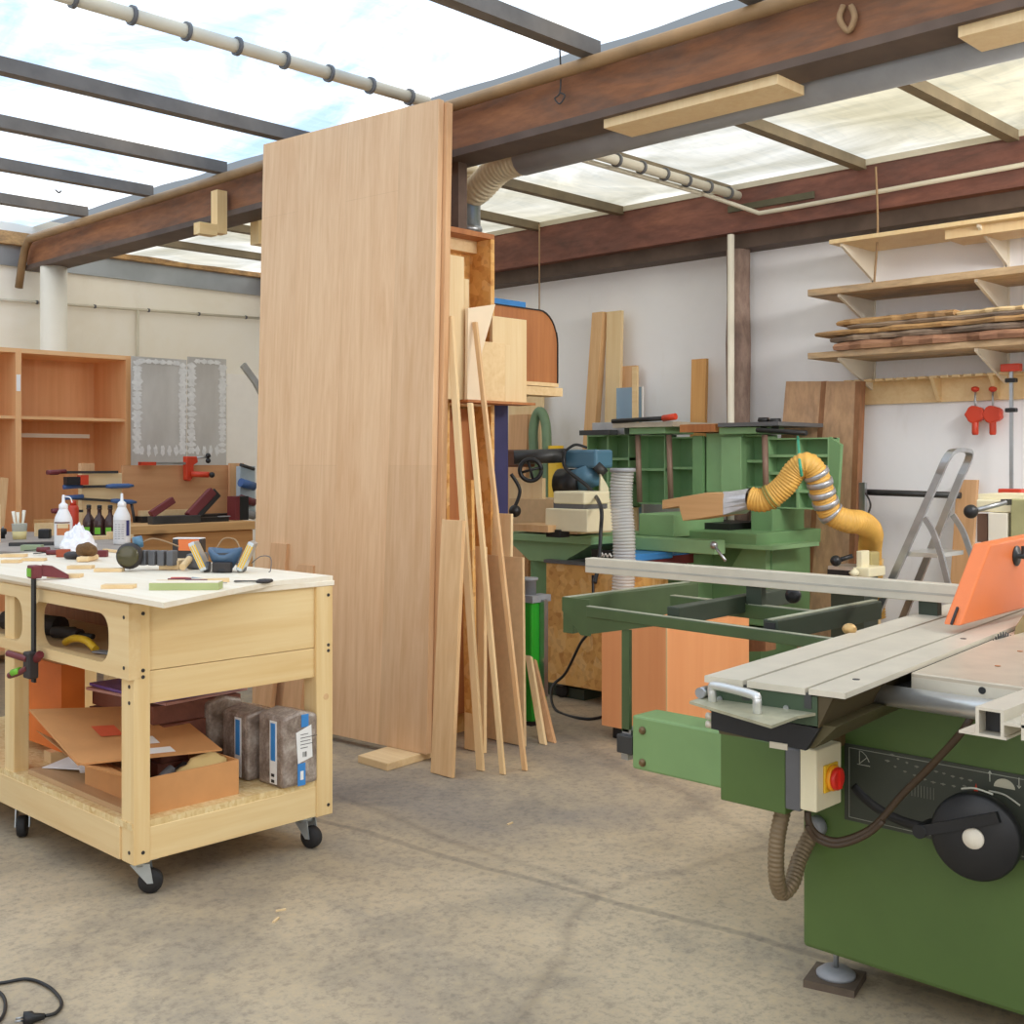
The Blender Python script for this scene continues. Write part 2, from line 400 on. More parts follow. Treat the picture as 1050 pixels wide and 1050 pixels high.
def film(name, c0, c1, c2, strength, sc, warm=None):
    m = bpy.data.materials.new(name); m.use_nodes = True; nt = m.node_tree
    out = nt.nodes['Material Output']; nt.nodes.remove(nt.nodes['Principled BSDF'])
    f = noise(nt, coords(nt, (1, .45, 1)), sc, 9, .6, 1.2); g = noise(nt, coords(nt, (.35, 1.6, 1), (0, 0, .4)), 6, 7, .65, 1.5)
    h = noise(nt, coords(nt), .42, 3, .5)
    c = ramp(nt, f, [(.36, lin(c0)), (.5, lin(c1)), (.63, lin(c2))])
    g_ = ramp(nt, g, [(.3, (.8, .84, .88, 1)), (.5, (1, 1, 1, 1)), (.72, (1.08, 1.08, 1.08, 1))])
    c = mixc(nt, .8, c, g_, 'MULTIPLY')
    if warm: c = mixc(nt, ramp(nt, h, [(.45, (0, 0, 0, 1)), (.62, (1, 1, 1, 1))]), c, lin(warm), 'MULTIPLY')
    e = nt.nodes.new('ShaderNodeEmission'); e.inputs['Strength'].default_value = strength; L(nt, c, e.inputs['Color'])  # daylight through the film is put in as its own glow
    d = nt.nodes.new('ShaderNodeBsdfDiffuse'); d.inputs['Color'].default_value = (.12, .12, .12, 1)
    a = nt.nodes.new('ShaderNodeAddShader'); L(nt, e.outputs[0], a.inputs[0]); L(nt, d.outputs[0], a.inputs[1])
    L(nt, a.outputs[0], out.inputs['Surface']); return m
FILM_L = film('roof_film', (160,188,222), (212,226,242), (255,254,250), 1.45, 1.1)
FILM_R = film('roof_film_dusty', (172,172,162), (204,205,201), (238,238,234), 1.25, 1.2, (238,230,206))
def sheet(x0, x1, y0, y1, z, amp, mat):
    nx, ny = 36, 72; m = MB(); vs = []
    for j in range(ny+1):
        for i in range(nx+1):
            x = x0+(x1-x0)*i/nx; y = y0+(y1-y0)*j/ny
            vs.append((x, y, z+amp*(math.sin(x*5.1+math.sin(y*2.3)*1.7)*math.sin(y*3.9+x*.8)+.5*math.sin(x*11+y*7))))
    fs = [(j*(nx+1)+i, j*(nx+1)+i+1, (j+1)*(nx+1)+i+1, (j+1)*(nx+1)+i) for j in range(ny) for i in range(nx)]
    return struct(m.add(vs, fs, True).build('ceiling', mat))
sheet(XM, 4.09, YB, YL, 3.235, .008, FILM_L)
sheet(4.09, XR, YB, YL, 3.10, .008, FILM_R)

struct(MB().box(XR, XR+.1, YB, YL, 0, 3.3).build('wall_right', WALLW))
struct(MB().box(XM, XR+.1, YL, YL+.1, 0, 3.3).build('wall_left', WALLC))
struct(MB().box(XM-.1, XM, YB, YL, 0, 3.3).build('wall_back', WALLW))
struct(MB().box(XM, XR, YB-.1, YB, 0, 3.3).build('wall_near', WALLW))
# grey sheet metal band along the top of the cream wall with a timber plate over it
struct(MB().box(XM, XR, YL-.03, YL, 2.90, 3.12).build('trim_1', plain('grey_sheet', (168,174,178), .35, .4, .18, 2)))
struct(MB().box(XM, XR, YL-.09, YL-.03, 3.06, 3.16).build('trim_2', OLDSLAB))

# roof beams
b = struct(MB().box(4.0, 4.16, YB, YL-.1, 2.895, 3.10).build('roof_beam', BEAM))
MB().box(3.97, 4.17, YB, YL-.1, 2.86, 2.895).build('bottom_flange', BEAM_D, b)
b = struct(MB().box(6.25, 6.42, YB, YL, 2.79, 3.05).build('roof_beam', BEAM_R))
MB().box(6.33, 6.50, YB, YL, 2.70, 2.79).build('wall_plate', BEAM_D, b)
MB().box(6.24, 6.28, YB, YL, 3.05, 3.085).build('edge_strip', PIPEG, b)
MB().box(6.235, 6.25, 3.55, 4.15, 2.915, 2.955).build('joint_plate', plain('joint_plate', (96,92,72), .6, .2), b)
# pale packing boards under the main beam
def under(px0, px1, nm):
    a = XP(px0[0], px0[1], 4.02); c = XP(px1[0], px1[1], 4.02)
    tag(MB().box(4.0, 4.2, c.y, a.y, 2.822, 2.86).build('packing_board', PALE), nm, 'board')
under((622, 133), (800, 95), 'pale board fixed under the main roof beam near the middle of the photo')
under((985, 45), (1120, 20), 'pale board fixed under the main roof beam at the upper right corner')
# purlins
PUR_L = plain('grey_purlin', (112,106,100), .6, .1, .2, 6)
for y in (8.2, 7.26, 6.36, 5.45, 3.36, 2.5, 1.4, .4, -.8, -1.9):
    struct(MB().box(XM, 4.0, y-.035, y+.035, 3.14, 3.21).build('roof_purlin', PUR_L))
PUR_R = plain('tan_purlin', (126,112,88), .6, .1, .2, 6)
for y in (8.3, 7.4, 6.55, 5.79, 5.02, 4.16, 3.25, 2.39, 1.5, .6, -.6, -1.8):
    struct(MB().box(4.16, 6.25, y-.03, y+.03, 3.03, 3.085).build('roof_purlin', PUR_R))
# conduits
def conduit(pts, r, label, nclip=0, mat=PIPEG):
    o = MB().tube(pts, r, 12).build('conduit_pipe', mat); tag(o, label, 'pipe')
    if nclip:
        m = [Vector(p) for p in pts]
        for k in range(nclip):
            t = (k+.5)/nclip; c = m[0].lerp(m[-1], t); d = (m[-1]-m[0]).normalized()*.008
            MB().cyl(c-d, c+d, r*1.35).build('pipe_clip', GREYD, o)
    return o
conduit([(1.0, 4.457, 3.178), (3.99, 4.457, 3.178)], .03, 'thick grey conduit clipped across the left ceiling above the tall wood panel', 12)
conduit([(3.935, 9.2, 2.72), (3.935, 9.14, 2.9), (3.935, 9.08, 3.02), (3.935, 9.0, 3.08), (3.935, 4, 3.1), (3.935, -1, 3.1)], .03, 'long tan pipe running along the top edge of the main roof beam', 0, PIPED)
o = conduit([(4.25, 4.05, 3.0), (6.2, 4.05, 3.0)], .028, 'grey clipped conduit crossing the rear ceiling to the red beam', 9)
conduit([(4.25, 4.13, 2.98), (5.9, 4.11, 2.975), (6.1, 4.07, 2.95), (6.2, 3.9, 2.87), (6.225, 3.7, 2.875), (6.225, -1, 2.94)], .014, 'thin pale conduit bent down and along the face of the red wall beam', 0)
o = conduit([YP(-60, 303, 9.27), YP(275, 327, 9.27)], .012, 'thin conduit running level across the cream wall', 6)
a = YP(141, 316, 9.27); MB().tube([a, (a.x, 9.27, 1.4)], .012).build('drop_pipe', PIPEG, o)

# posts
p = struct(MB().lathe([(.1, 0), (.1, 2.86)], (4.07, 8.88, 0)).build('pillar', PILLARW))
p = XP(757, 250, 6.38)
q = MB(); n = 9
prof = [(.078+.005*math.sin(k*2.1), 2.7*k/n) for k in range(n+1)]
q.lathe(prof, (6.38, p.y, 0), (0,0,1), 10)
pil = struct(q.build('pillar', blotchy('bark_post', (142,118,106), (112,94,88), (172,150,136), 5, (1,1,.4), .8)))
pv = XP(749.5, 300, 6.26).y
conduit([(6.26, pv, 0.0), (6.26, pv, 2.78)], .022, 'vertical pale conduit beside the dark brown wall post', 0, PILLARW)
struct(MB().box(4.05, 4.11, XP(470, 300, 4.05).y, XP(461, 300, 4.05).y, 0, 2.86).build('pillar', plain('brown_steel_post', (104,84,72), .6, .2, .2)))

# fluorescent lamp
lampm, nt, bb = newmat('tube_glow'); bb.inputs['Emission Color'].default_value = (1, .99, .95, 1); bb.inputs['Emission Strength'].default_value = 9
a = YP(52, 187, 7.9)
t = thing('fluorescent_lamp', 'glowing white fluorescent tube lamp under the ceiling at upper left', 'lamp', (a.x-.7, 7.9, a.z))
MB().tube([(a.x-1.3, 7.9, a.z), (a.x-.03, 7.9, a.z)], .035, 14).build('glowing_tube', lampm, t)
MB().box(a.x-1.35, a.x+.0, 7.87, 7.93, a.z+.045, a.z+.09).build('lamp_housing', WHITE, t)
MB().box(a.x-.04, a.x, 7.87, 7.93, a.z-.04, a.z+.05).build('end_socket', GREYP, t)
MB().box(a.x-.5, a.x-.46, 7.87, 7.93, a.z+.09, 3.23).build('hanger', GREYD, t)
MB().tube(bez([(a.x, 7.9, a.z+.03), (a.x+.05, 7.9, a.z+.05), (a.x+.09, 7.9, a.z), (a.x+.06, 7.9, a.z-.06), (a.x+.02, 7.9, a.z-.03)]), .006, 6).build('cable_loop', GREYD, t)

# hooks of timber on the main beam
a = XP(224, 240, 3.93); zt = XP(224, 196, 3.93).z
t = thing('timber_hook', 'L-shaped pale timber hook hanging on the main beam left of the tall panel', 'hook', (3.93, a.y, a.z))
MB().box(3.90, 3.97, a.y-.035, a.y+.035, a.z, zt).build('upright', PINE_Z, t)
MB().box(3.78, 3.90, a.y-.035, a.y+.035, a.z-.02, a.z+.05).build('foot', PINE_X, t)
a = XP(258, 250, 4.15); zt = XP(258, 200, 4.15).z
t = thing('timber_hook', 'second pale timber hook behind the main beam, close to the tall panel edge', 'hook', (4.2, a.y, a.z))
MB().box(4.17, 4.23, a.y-.045, a.y+.045, a.z, zt).build('upright', PINE_Z, t)
MB().box(4.23, 4.5, a.y-.045, a.y+.045, a.z, a.z+.05).build('foot', PINE_X, t)
# wires and twine
def wire(pts, r, label, mat=DARKST, cat='wire', nm='hanging_wire'):
    return tag(MB().tube(bez(pts, 6), r, 6).build(nm, mat), label, cat)
a = XP(574, 95, 3.96); wire([XP(574, 56, 3.9)+V(0,0,.02), XP(575, 75, 3.95), a, a+V(0,.03,-.02), a+V(0,0,-.05), a+V(0,-.03,-.02), a], .004, 'thin dark wire loop hanging on the main beam')
a = XP(870, 18, 3.985); wire([a+V(-.0,.02,.05), a+V(-.01,.03,0), a+V(0,0,-.05), a+V(-.01,-.03,-.01), a+V(0,-.01,.04)], .012, 'knotted rag tied to the main beam at the top right', TWINE, 'rag', 'knotted_rag')
wire([(6.2, XP(898, 186, 6.2).y, 3.02), XP(900, 235, 6.2), XP(896, 295, 6.25)], .006, 'length of twine hanging from ceiling past the top shelf', TWINE, 'twine', 'twine')
a = XP(553, 240, 6.1); wire([(6.1, a.y, 3.03), (6.1, a.y, 2.6), XP(553, 320, 6.1)], .005, 'thin wire hanging from the ceiling to the brown curved case', TWINE)

# dust extraction duct
t = thing('extraction_duct', 'ribbed cream hose and galvanised pipe of the dust extraction under the main beam', 'duct', (4.4, 4.3, 2.2))
pc = DP(481, 215, 6.35)
zz = 2.88
corrugated(MB(), [(pc.x, pc.y, XP(481,196,pc.x).z), (pc.x, pc.y, XP(481,180,pc.x).z), (pc.x-.02, pc.y-.06, zz-.08), (4.34, pc.y-.3, zz), (4.32, pc.y-.52, zz+.01)], .082, .03).build('ribbed_hose', HOSEW, t)
MB().tube([(4.32, pc.y-.48, zz+.01), (4.30, 3.2, zz+.01), (4.30, -1.5, zz+.01)], .085, 20).build('horizontal_pipe', GREYP, t)
zp = XP(481, 197, pc.x).z
MB().lathe([(.062, 0), (.062, zp-2.0), (.07, zp-2.0), (.07, zp-1.96), (.062, zp-1.96)], (pc.x, pc.y, 2.0), (0,0,1), 18).build('galvanised_pipe', GALV, t)
for k in (0.06, 0.22): MB().lathe([(.07, 0), (.072, .015), (.07, .03)], (pc.x, pc.y, zp-k)).build('pipe_collar', STEEL, t)
# ------------------------------------------------------------------ rolling workbench
BX0, BX1, BY0, BY1 = 1.775, 2.53, 3.325, 5.15
BT = .935
t = thing('rolling_workbench', 'large pale timber workbench on black castors with two rounded openings in its front', 'workbench', (2.15, 4.2, 0))
def bench_leg(x0, x1, y0, y1):
    return MB().box(x0, x1, y0, y1, .115, BT-.018).build('leg', PINE_Z, t, .003)
for y in (BY0, 4.19, BY1-.07):
    bench_leg(BX0, BX0+.055, y, y+.08)
    bench_leg(BX1-.07, BX1, y, y+.075)
# top, end panel of two boards, front plate with openings
MB().box(BX0-.005, BX1+.005, BY0-.003, BY1, BT-.018, BT).build('top', PLY_TOP, t, .002)
MB().box(BX0+.055, BX1-.07, BY0+.012, BY0+.034, .705, BT-.018).build('end_board', PINE_X, t, .002)
MB().box(BX0+.055, BX1-.07, BY0+.012, BY0+.034, .602, .703).build('end_board', PINE_X, t, .002)
zl, zh = .685, BT-.018
def frontM(u, v, w): return V(BX0+.002+w, u, v)
hy0 = XP(117, 640, BX0).y; hy1 = XP(39, 640, BX0).y; hw = hy1-hy0
holes = [rrect((hy0+hy1)/2, .798, hw, .155, .06), rrect((hy0+hy1)/2+hw+.085, .798, hw, .155, .06), rrect((hy0+hy1)/2+2*(hw+.085), .798, hw, .155, .06)]
m = holed([(BY0-.002, zl), (BY1, zl), (BY1, zh), (BY0-.002, zh)], holes, frontM, .04)
m.build('front_plate', PINE_Y, t)
# shelf board under the openings, lower deck, rails
MB().box(BX0+.0, BX1-.07, BY0+.034, BY1-.02, .690, .702).build('tool_shelf', MDF, t)
MB().box(2.22, 2.235, BY0+.036, BY1-.02, .702, BT-.02).build('inner_panel', BROWN_V, t)  # added partition, its brown darkens the space behind the openings
MB().box(BX0-.004, BX1+.002, BY0+.006, BY1, .222, .243).build('deck', OSB_L, t)
MB().box(BX0+.055, BX1-.07, BY0+.004, BY0+.045, .118, .222).build('rail', PINE_X, t, .002)
MB().box(BX0-.006, BX0+.02, BY0+.08, BY1, .118, .222).build('rail', PINE_Y, t, .002)
MB().box(BX1-.04, BX1, BY0+.075, BY1, .118, .222).build('rail', PINE_Y, t, .002)
MB().box(BX1-.03, BX1-.008, BY0+.075, BY1, .70, zh).build('back_board', PINE_Y, t)
for z_ in (.875, .72, .66, .61, .15):
    MB().cyl((BX0-(.0195 if z_ > .69 else .002), BY0+.028, z_), (BX0-.017 if z_ > .69 else BX0+.002, BY0+.028, z_), .006, None, 8).build('screw', SOOT, t)
for x in (BX0+.03, BX1-.02):
    for z_ in (.885, .71, .69, .15): MB().cyl((x, BY0-.002, z_), (x, BY0+.004, z_), .006, None, 8).build('screw', SOOT, t)
MB().cyl((BX1-.03, BY0-.0015, .53), (BX1-.03, BY0+.004, .53), .011).build('wood_plug', STRIP, t)
def castor(x, y, a):
    c = V(x, y, 0); d = V(math.cos(a), math.sin(a), 0); n = V(-d.y, d.x, 0)
    m = MB().box(x-.04, x+.04, y-.04, y+.04, .108, .117).cyl((x, y, .09), (x, y, .11), .028)
    for s in (-1, 1):
        q = [c+n*s*.022+V(0,0,.098)-d*.03, c+n*s*.022+V(0,0,.098)+d*.03, c+n*s*.022+d*.04+V(0,0,.036), c+n*s*.022+d*.022+V(0,0,.036)]
        m.prism(q, n*s*.004)
    f = m.build('castor', GALV, t)
    w = MB().lathe([(.012,-.018),(.036,-.015),(.038,-.01),(.038,.01),(.036,.015),(.012,.018)], c+d*.03+V(0,0,.038), n).build('wheel', RUBBER, f)
castor(BX0+.06, BY0+.07, -.6); castor(BX1-.07, BY0+.07, -1.3); castor(BX0+.06, BY1-.1, -2.2); castor(BX1-.07, BY1-.1, .5); castor(BX0+.06, 4.24, -2.2)

# loose plywood sheet, corner overhanging
SH = BT+.016
p0 = ZP(168, 618, SH); p1 = ZP(-60, 577.5, SH); p2 = ZP(246, 606, SH)
m = MB().prism([(p0.x, p0.y, BT), (BX1-.25, BY0-.005, BT), (BX1-.0, BY0+.0, BT), (BX1-.0, BY1, BT), (p1.x, BY1, BT)], (0,0,.016))
tag(m.build('plywood_sheet', PLY_TOP), 'loose white-topped plywood sheet lying skewed on the rolling workbench', 'sheet')
S = SH+.0005
def on(px, py, z=None): return ZP(px, py, S if z is None else z)

# ---- things on the bench
def bottle(px, py, label, lab2):
    c = ZP(px, py, .9255); t = thing('glue_bottle', label, 'bottle', c, 'white glue bottles')
    k = 1.0
    MB().lathe([(.036,0),(.042,.004),(.043,.02),(.043,.135),(.040,.152),(.022,.19),(.020,.195)], c, (0,0,1), 24).build('bottle_body', WHITE, t)
    cap = MB().lathe([(.021,.195),(.022,.197),(.021,.215),(.012,.222),(.008,.226),(.006,.262),(.003,.264)], c, (0,0,1), 18).build('nozzle_cap', WHITE, t)
    return t, c
def arc_label(c, r, z0, z1, a0, a1, nm, mat, parent):
    m = MB(); n = 10; vs = []
    for i in range(n+1):
        a = a0+(a1-a0)*i/n
        vs += [c+V(math.cos(a)*r, math.sin(a)*r, z0), c+V(math.cos(a)*r, math.sin(a)*r, z1)]
    m.add(vs, [(2*i, 2*i+2, 2*i+3, 2*i+1) for i in range(n)], True)
    return m.build(nm, mat, parent)
FACE = PI+YAW     # direction from a thing back to the viewpoint
t, c = bottle(65, 562, 'white glue bottle with an orange-brown printed label and bent tip string', 0)
lb = arc_label(c, .0436, .03, .13, FACE-.9, FACE+1.2, 'label', PAPER, t)
arc_label(c, .044, .066, .12, FACE-.4, FACE+1.1, 'orange_print', plain('label_orange', (206,124,72), .6), lb)
arc_label(c, .0445, .1, .122, FACE-.3, FACE+.9, 'cream_print', plain('label_cream', (232,206,160), .6), lb)
arc_label(c, .0442, .124, .131, FACE-.8, FACE+1.1, 'brown_print', plain('label_brown', (120,84,66), .6), lb)
MB().tube(bez([c+V(.0,-.005,.255), c+V(.02,-.03,.25), c+V(.028,-.035,.225)]), .003, 6).build('tip_string', WHITE, t)
t, c = bottle(125, 558, 'white glue bottle with a plain pale label and dark blue side stripe', 0)
lb = arc_label(c, .0436, .012, .128, FACE-.9, FACE+.8, 'label', plain('label_grey', (226,222,218), .6), t)
arc_label(c, .044, .045, .125, FACE+.82, FACE+1.3, 'blue_stripe', plain('label_navy', (62,66,120), .6), t)
m = MB()
for k in range(7): 
    z = .03+.012*k
    for s in range(3):
        a = FACE-.6+s*.42+random.random()*.05
        m.add([c+V(math.cos(a+q)*.0441, math.sin(a+q)*.0441, z+zz) for q, zz in ((0,0),(.3,0),(.3,.003),(0,.003))], [(0,1,2,3)])
m.build('fine_print', plain('print_grey', (150,146,146), .6), lb)

def lumpy(c, sx, sy, sz, seed, amp, name, mat, parent=None, sub=4, power=1.0, flat=True):
    rnd = random.Random(seed); bm = bmesh.new(); bmesh.ops.create_icosphere(bm, subdivisions=sub, radius=1)
    from mathutils import noise as N
    m = MB(); vs = []
    for v in bm.verts:
        p = v.co.copy(); d = 1+amp*N.noise(p*2.1+V(seed,0,0))+amp*.7*abs(N.noise(p*5+V(0,seed,0)))
        z = p.z
        h = (p.z+1)/2
        k = (1-h)**.0 if power == 1 else (1-.72*h)
        q = V(p.x*sx*d*k, p.y*sy*d*k, max(0, (p.z+.7)/1.7)*sz*d)
        vs.append(Vector(c)+q)
    m.add(vs, [[v.index for v in f.verts] for f in bm.faces], not flat); bm.free()
    return m.build(name, mat, parent)
BAG = plain('crumpled_film', (240,240,246), .35, 0, .03)
c = on(80, 566); tag(lumpy(c, .105, .09, .115, 3, .22, 'crumpled_bag', BAG, None, 4, 2), 'crumpled white plastic bag between the two glue bottles', 'bag')
# hand brush: block and bristles
c = on(90, 575); t = thing('hand_brush', 'wooden hand brush with brown bristles lying upside down on bench', 'brush', c)
R = Matrix.Rotation(-.75, 3, 'Z')
MB().cbox(c+V(0,0,.011), (.05,.14,.02), R).build('brush_back', BLOCK, t, .006)
lumpy(c+V(0,.01,.02), .036, .06, .052, 8, .12, 'bristles', BRUSHB, t, 3, 1, False)
# ear defenders style head torch: dark round lens and wide strap
c = on(133, 585); t = thing('work_lamp', 'dark round work lamp with a broad segmented strap lying on bench', 'lamp', c)
vd = V(-.6, -.8, .05)
MB().lathe([(.026,.042),(.042,.033),(.047,.01),(.049,-.0),(.046,.004),(.042,.002)][::-1], c+V(0,0,.054), vd, 24).build('lamp_head', SOOT, t)
MB().lathe([(.038,.03),(.038,.044),(.032,.046),(.001,.047)], c+V(0,0,.054), vd, 24).build('lens', plain('olive_lens', (74,68,38), .15), t)
MB().tube([c+V(.02,.01,.1), c+V(.05,.0,.105)], .022, 12).build('lamp_cap', BLUEG, t)
for k in range(4):
    p = c+V(.055+.02*k, -.01-.03*k, .045); MB().cbox(p, (.026,.042,.055), Matrix.Rotation(-1.0, 3, 'Z')).build('strap_link', GREYD, t, .003)
MB().tube(bez([c+V(.03,.0,.09), c+V(.08,-.03,.115), c+V(.15,-.09,.085)]), .003, 6).build('wire_loop', TWINE, t)
# wood block beside it
c = on(178, 583); tag(MB().cbox(c+V(0,0,.0175), (.075,.11,.033), Matrix.Rotation(-.85, 3, 'Z')).build('wood_block', BLOCK, None, .003), 'small thick beech block between dark work lamp and respirator mask', 'block')
# mallet / sander with orange box
c = on(194, 575); t = thing('orange_tool_box', 'small black case with a bright orange panel behind the respirator mask', 'case', c)
R = Matrix.Rotation(-.9, 3, 'Z')
MB().cbox(c+V(0,0,.045), (.12,.06,.09), R).build('case_body', SOOT, t, .006)
MB().cbox(c+R@V(.01,-.0305,.066), (.085,.004,.045), R).build('orange_panel', ORANGE, t)
MB().cbox(c+V(0,0,.0915), (.115,.055,.003), R).build('pale_rim', PAPER, t)
c = on(200, 583); t = thing('mallet', 'dark headed mallet with a short pale handle beside the respirator mask', 'mallet', c)
MB().cbox(c+V(.01,0,.03), (.055,.1,.055), R).build('mallet_head', GREYD, t, .008)
MB().tube([c+V(-.035,-.02,.04), c+V(-.085,-.055,.014)], .013, 12).build('handle', BLOCK, t)
# respirator
c = on(231, 586); t = thing('respirator_mask', 'blue-grey rubber half mask respirator with two yellow striped filter cartridges', 'mask', c)
rt = V(SS, -CC, 0); fw = V(CC, SS, 0); up = V(0,0,1)
m = MB(); n = 22; vs = []
prof = [(.030,.012),(.052,.04),(.066,.075),(.064,.088),(.05,.084),(.036,.05),(.02,.03)]
for i in range(n):
    a = 2*PI*i/n; ca, sa = math.cos(a), math.sin(a)
    for r, h in prof:
        dip = -.022*(1-abs(ca)) if h > .06 else 0
        vs.append(c+rt*(r*ca*.95)+fw*(r*sa*.75)+up*(h+dip*(.4 if sa > 0 else 1.3)))
k = len(prof); fs = [(i*k+j, ((i+1) % n)*k+j, ((i+1) % n)*k+j+1, i*k+j+1) for i in range(n) for j in range(k-1)]
m.add(vs, fs, True).build('face_piece', plain('mask_slate', (82,108,134), .5), t)
MB().lathe([(.046,.064),(.044,.0655),(.001,.066)], c, up, 20).build('dark_opening', BLACK, t)  # black disc painted as the shade in the mask's hollow
MB().cbox(c-fw*.045+up*.02, (.03,.07,.036), Matrix.Rotation(YAW, 3, 'Z')).build('front_valve', SOOT, t, .005)
MB().lathe([(.03,0),(.034,.008),(.03,.016)], c-fw*.03+up*.0, up).build('valve_base', BLACK, t)
for s in (-1, 1):
    ax = (rt*s*.42+up*.9).normalized()
    q = c+rt*s*.062-fw*.03+up*.008
    ca = MB().bar(q, q+ax*.112, .024, .07, rt).build('filter_cartridge', GALV, t, .004)
    nrm = (rt-ax*rt.dot(ax)).normalized()
    for w in (-.007, .001, .009):
        MB().bar(q+ax*.012+nrm*w, q+ax*.1+nrm*w, .005, .0718, rt).build('yellow_stripe', YELLOW, ca)
    MB().lathe([(.018,0),(.02,.02),(.016,.03)], c+rt*s*.05-fw*.02+up*.02, rt*s).build('filter_mount', GREYD, t)
MB().tube(bez([c-rt*.045+fw*.03+up*.07, c-rt*.02+fw*.05+up*.115, c+rt*.025+fw*.05+up*.112, c+rt*.05+fw*.03+up*.07]), .003, 6).build('head_strap', TWINE, t)
MB().tube(bez([c+rt*.095+up*.03, c+rt*.13+up*.055, c+rt*.165+up*.05, c+rt*.172-fw*.03+up*.01, c+rt*.17-fw*.05+up*.003]), .0018, 5).build('loose_strap', GREYD, t)
# pliers, screwdriver, small clutter
c = on(197, 597); t = thing('pliers', 'red handled pliers lying open in front of the respirator mask', 'pliers', c)
for s in (-1, 1): MB().tube(bez([c+rt*.0+up*.008, c-rt*.03+fw*s*.012+up*.009, c-rt*.075+fw*s*.02+up*.008]), .007, 8).build('handle', RED if s > 0 else MAROON, t)
MB().tube([c+up*.008, c+rt*.045+up*.008], .009, 8, True, [.01,.004]).build('jaws', STEEL, t)
c = on(206, 599); t = thing('marking_knife', 'dark red handled knife lying on bench near green edged board', 'knife', c)
MB().tube([c-rt*.05+up*.008, c+rt*.02+up*.008], .008, 8).build('handle', MAROON, t); MB().bar(c+rt*.02+up*.006, c+rt*.085+up*.005, .012, .002, fw).build('blade', STEEL, t)
c = on(262, 597); t = thing('scissors', 'dark scissors lying near the right corner of the bench top', 'scissors', c)
for s in (-1, 1):
    MB().tube([c+rt*.03+fw*s*.012+up*.004+fw*.02*math.cos(a)+rt*.022*math.sin(a) for a in [i*PI/6 for i in range(13)]], .005, 6).build('finger_loop', SOOT, t)
    MB().bar(c+rt*.012+fw*s*.006+up*.004, c-rt*.07-fw*s*.008+up*.004, .012, .003, fw).build('blade', DARKST, t)
# thin sticks and offcuts
def offcut(px, py, w, l, h, a, label, mat=BLOCK, nm='wood_offcut'):
    c = on(px, py); return tag(MB().cbox(c+V(0,0,h/2), (w, l, h), Matrix.Rotation(a, 3, 'Z')).build(nm, mat), label, 'offcut')
A = .8
t = offcut(191, 604, .065, .215, .022, A, 'green-edged fibreboard strip with a white top at the bench corner', LIMEMDF, 'edged_board')
MB().cbox(on(191, 604)+V(0,0,.0232), (.063,.213,.002), Matrix.Rotation(A, 3, 'Z')).build('white_face', PLY_TOP, t)
offcut(178, 599, .05, .12, .012, A, 'thin pale offcut lying just behind the green-edged board')
offcut(122, 603, .045, .10, .012, A, 'thin pale offcut overhanging the front edge of bench near its corner')
offcut(112, 586, .04, .10, .012, A, 'thin pale offcut in the middle of the bench below the work lamp')
offcut(83, 583, .045, .09, .012, A, 'thin pale offcut on bench just below the hand brush')
offcut(67, 592, .05, .11, .012, A, 'thin pale offcut on bench just right of the bar clamp head')
offcut(35, 575, .04, .09, .011, A, 'thin pale offcut on bench below the green and red handled chisels')
offcut(14, 571, .05, .10, .012, A, 'thin pale offcut at the far left of the bench top')
offcut(12, 577, .04, .07, .012, A, 'short pale offcut nearest the left photo edge on the bench')
offcut(216, 597, .03, .12, .012, A+.3, 'thin pale lath lying beside the pliers on bench')
c = on(33, 565); tag(MB().cbox(c+V(0,0,.014), (.04,.09,.027), Matrix.Rotation(A, 3, 'Z')).build('sharpening_stone', plain('grey_green_stone', (158,172,138), .7)), 'grey green sharpening stone at the back left of the bench', 'stone')
for px, py, lab in ((45, 566, 'lying beside the sharpening stone'), (55, 569, 'lying left of the first glue bottle foot')):
    c = on(px, py); t = thing('chisel', 'dark red handled tool '+lab, 'chisel', c)
    MB().tube([c-rt*.03+up*.011, c+rt*.025+up*.011], .011, 8).build('handle', MAROON, t); MB().bar(c-rt*.03+up*.01, c-rt*.085+up*.006, .016, .004, fw).build('blade', DARKST, t)
c = on(65, 571); tag(MB().cbox(c+V(0,0,.016), (.04,.05,.032), Matrix.Rotation(A, 3, 'Z')).build('rust_block', SALMON, None, .003), 'small rust red block in front of the first glue bottle', 'block')
c = on(74, 573); tag(lumpy(c, .03, .045, .03, 5, .1, 'sanding_pad', SOOT, None, 3, 1, False), 'dark rounded sanding pad left of the hand brush', 'pad')
c = on(103, 571); tag(MB().cbox(c+V(0,0,.014), (.03,.06,.028), Matrix.Rotation(A, 3, 'Z')).build('maroon_block', MAROON, None, .003), 'small maroon block right behind the hand brush', 'block')
c = on(115, 566); tag(MB().bar(c-rt*.05+fw*.05+up*.006, c+rt*.05-fw*.06+up*.006, .02, .01, fw).build('wood_stick', BLOCK), 'pale thin stick lying between the hand brush and second glue bottle', 'stick')

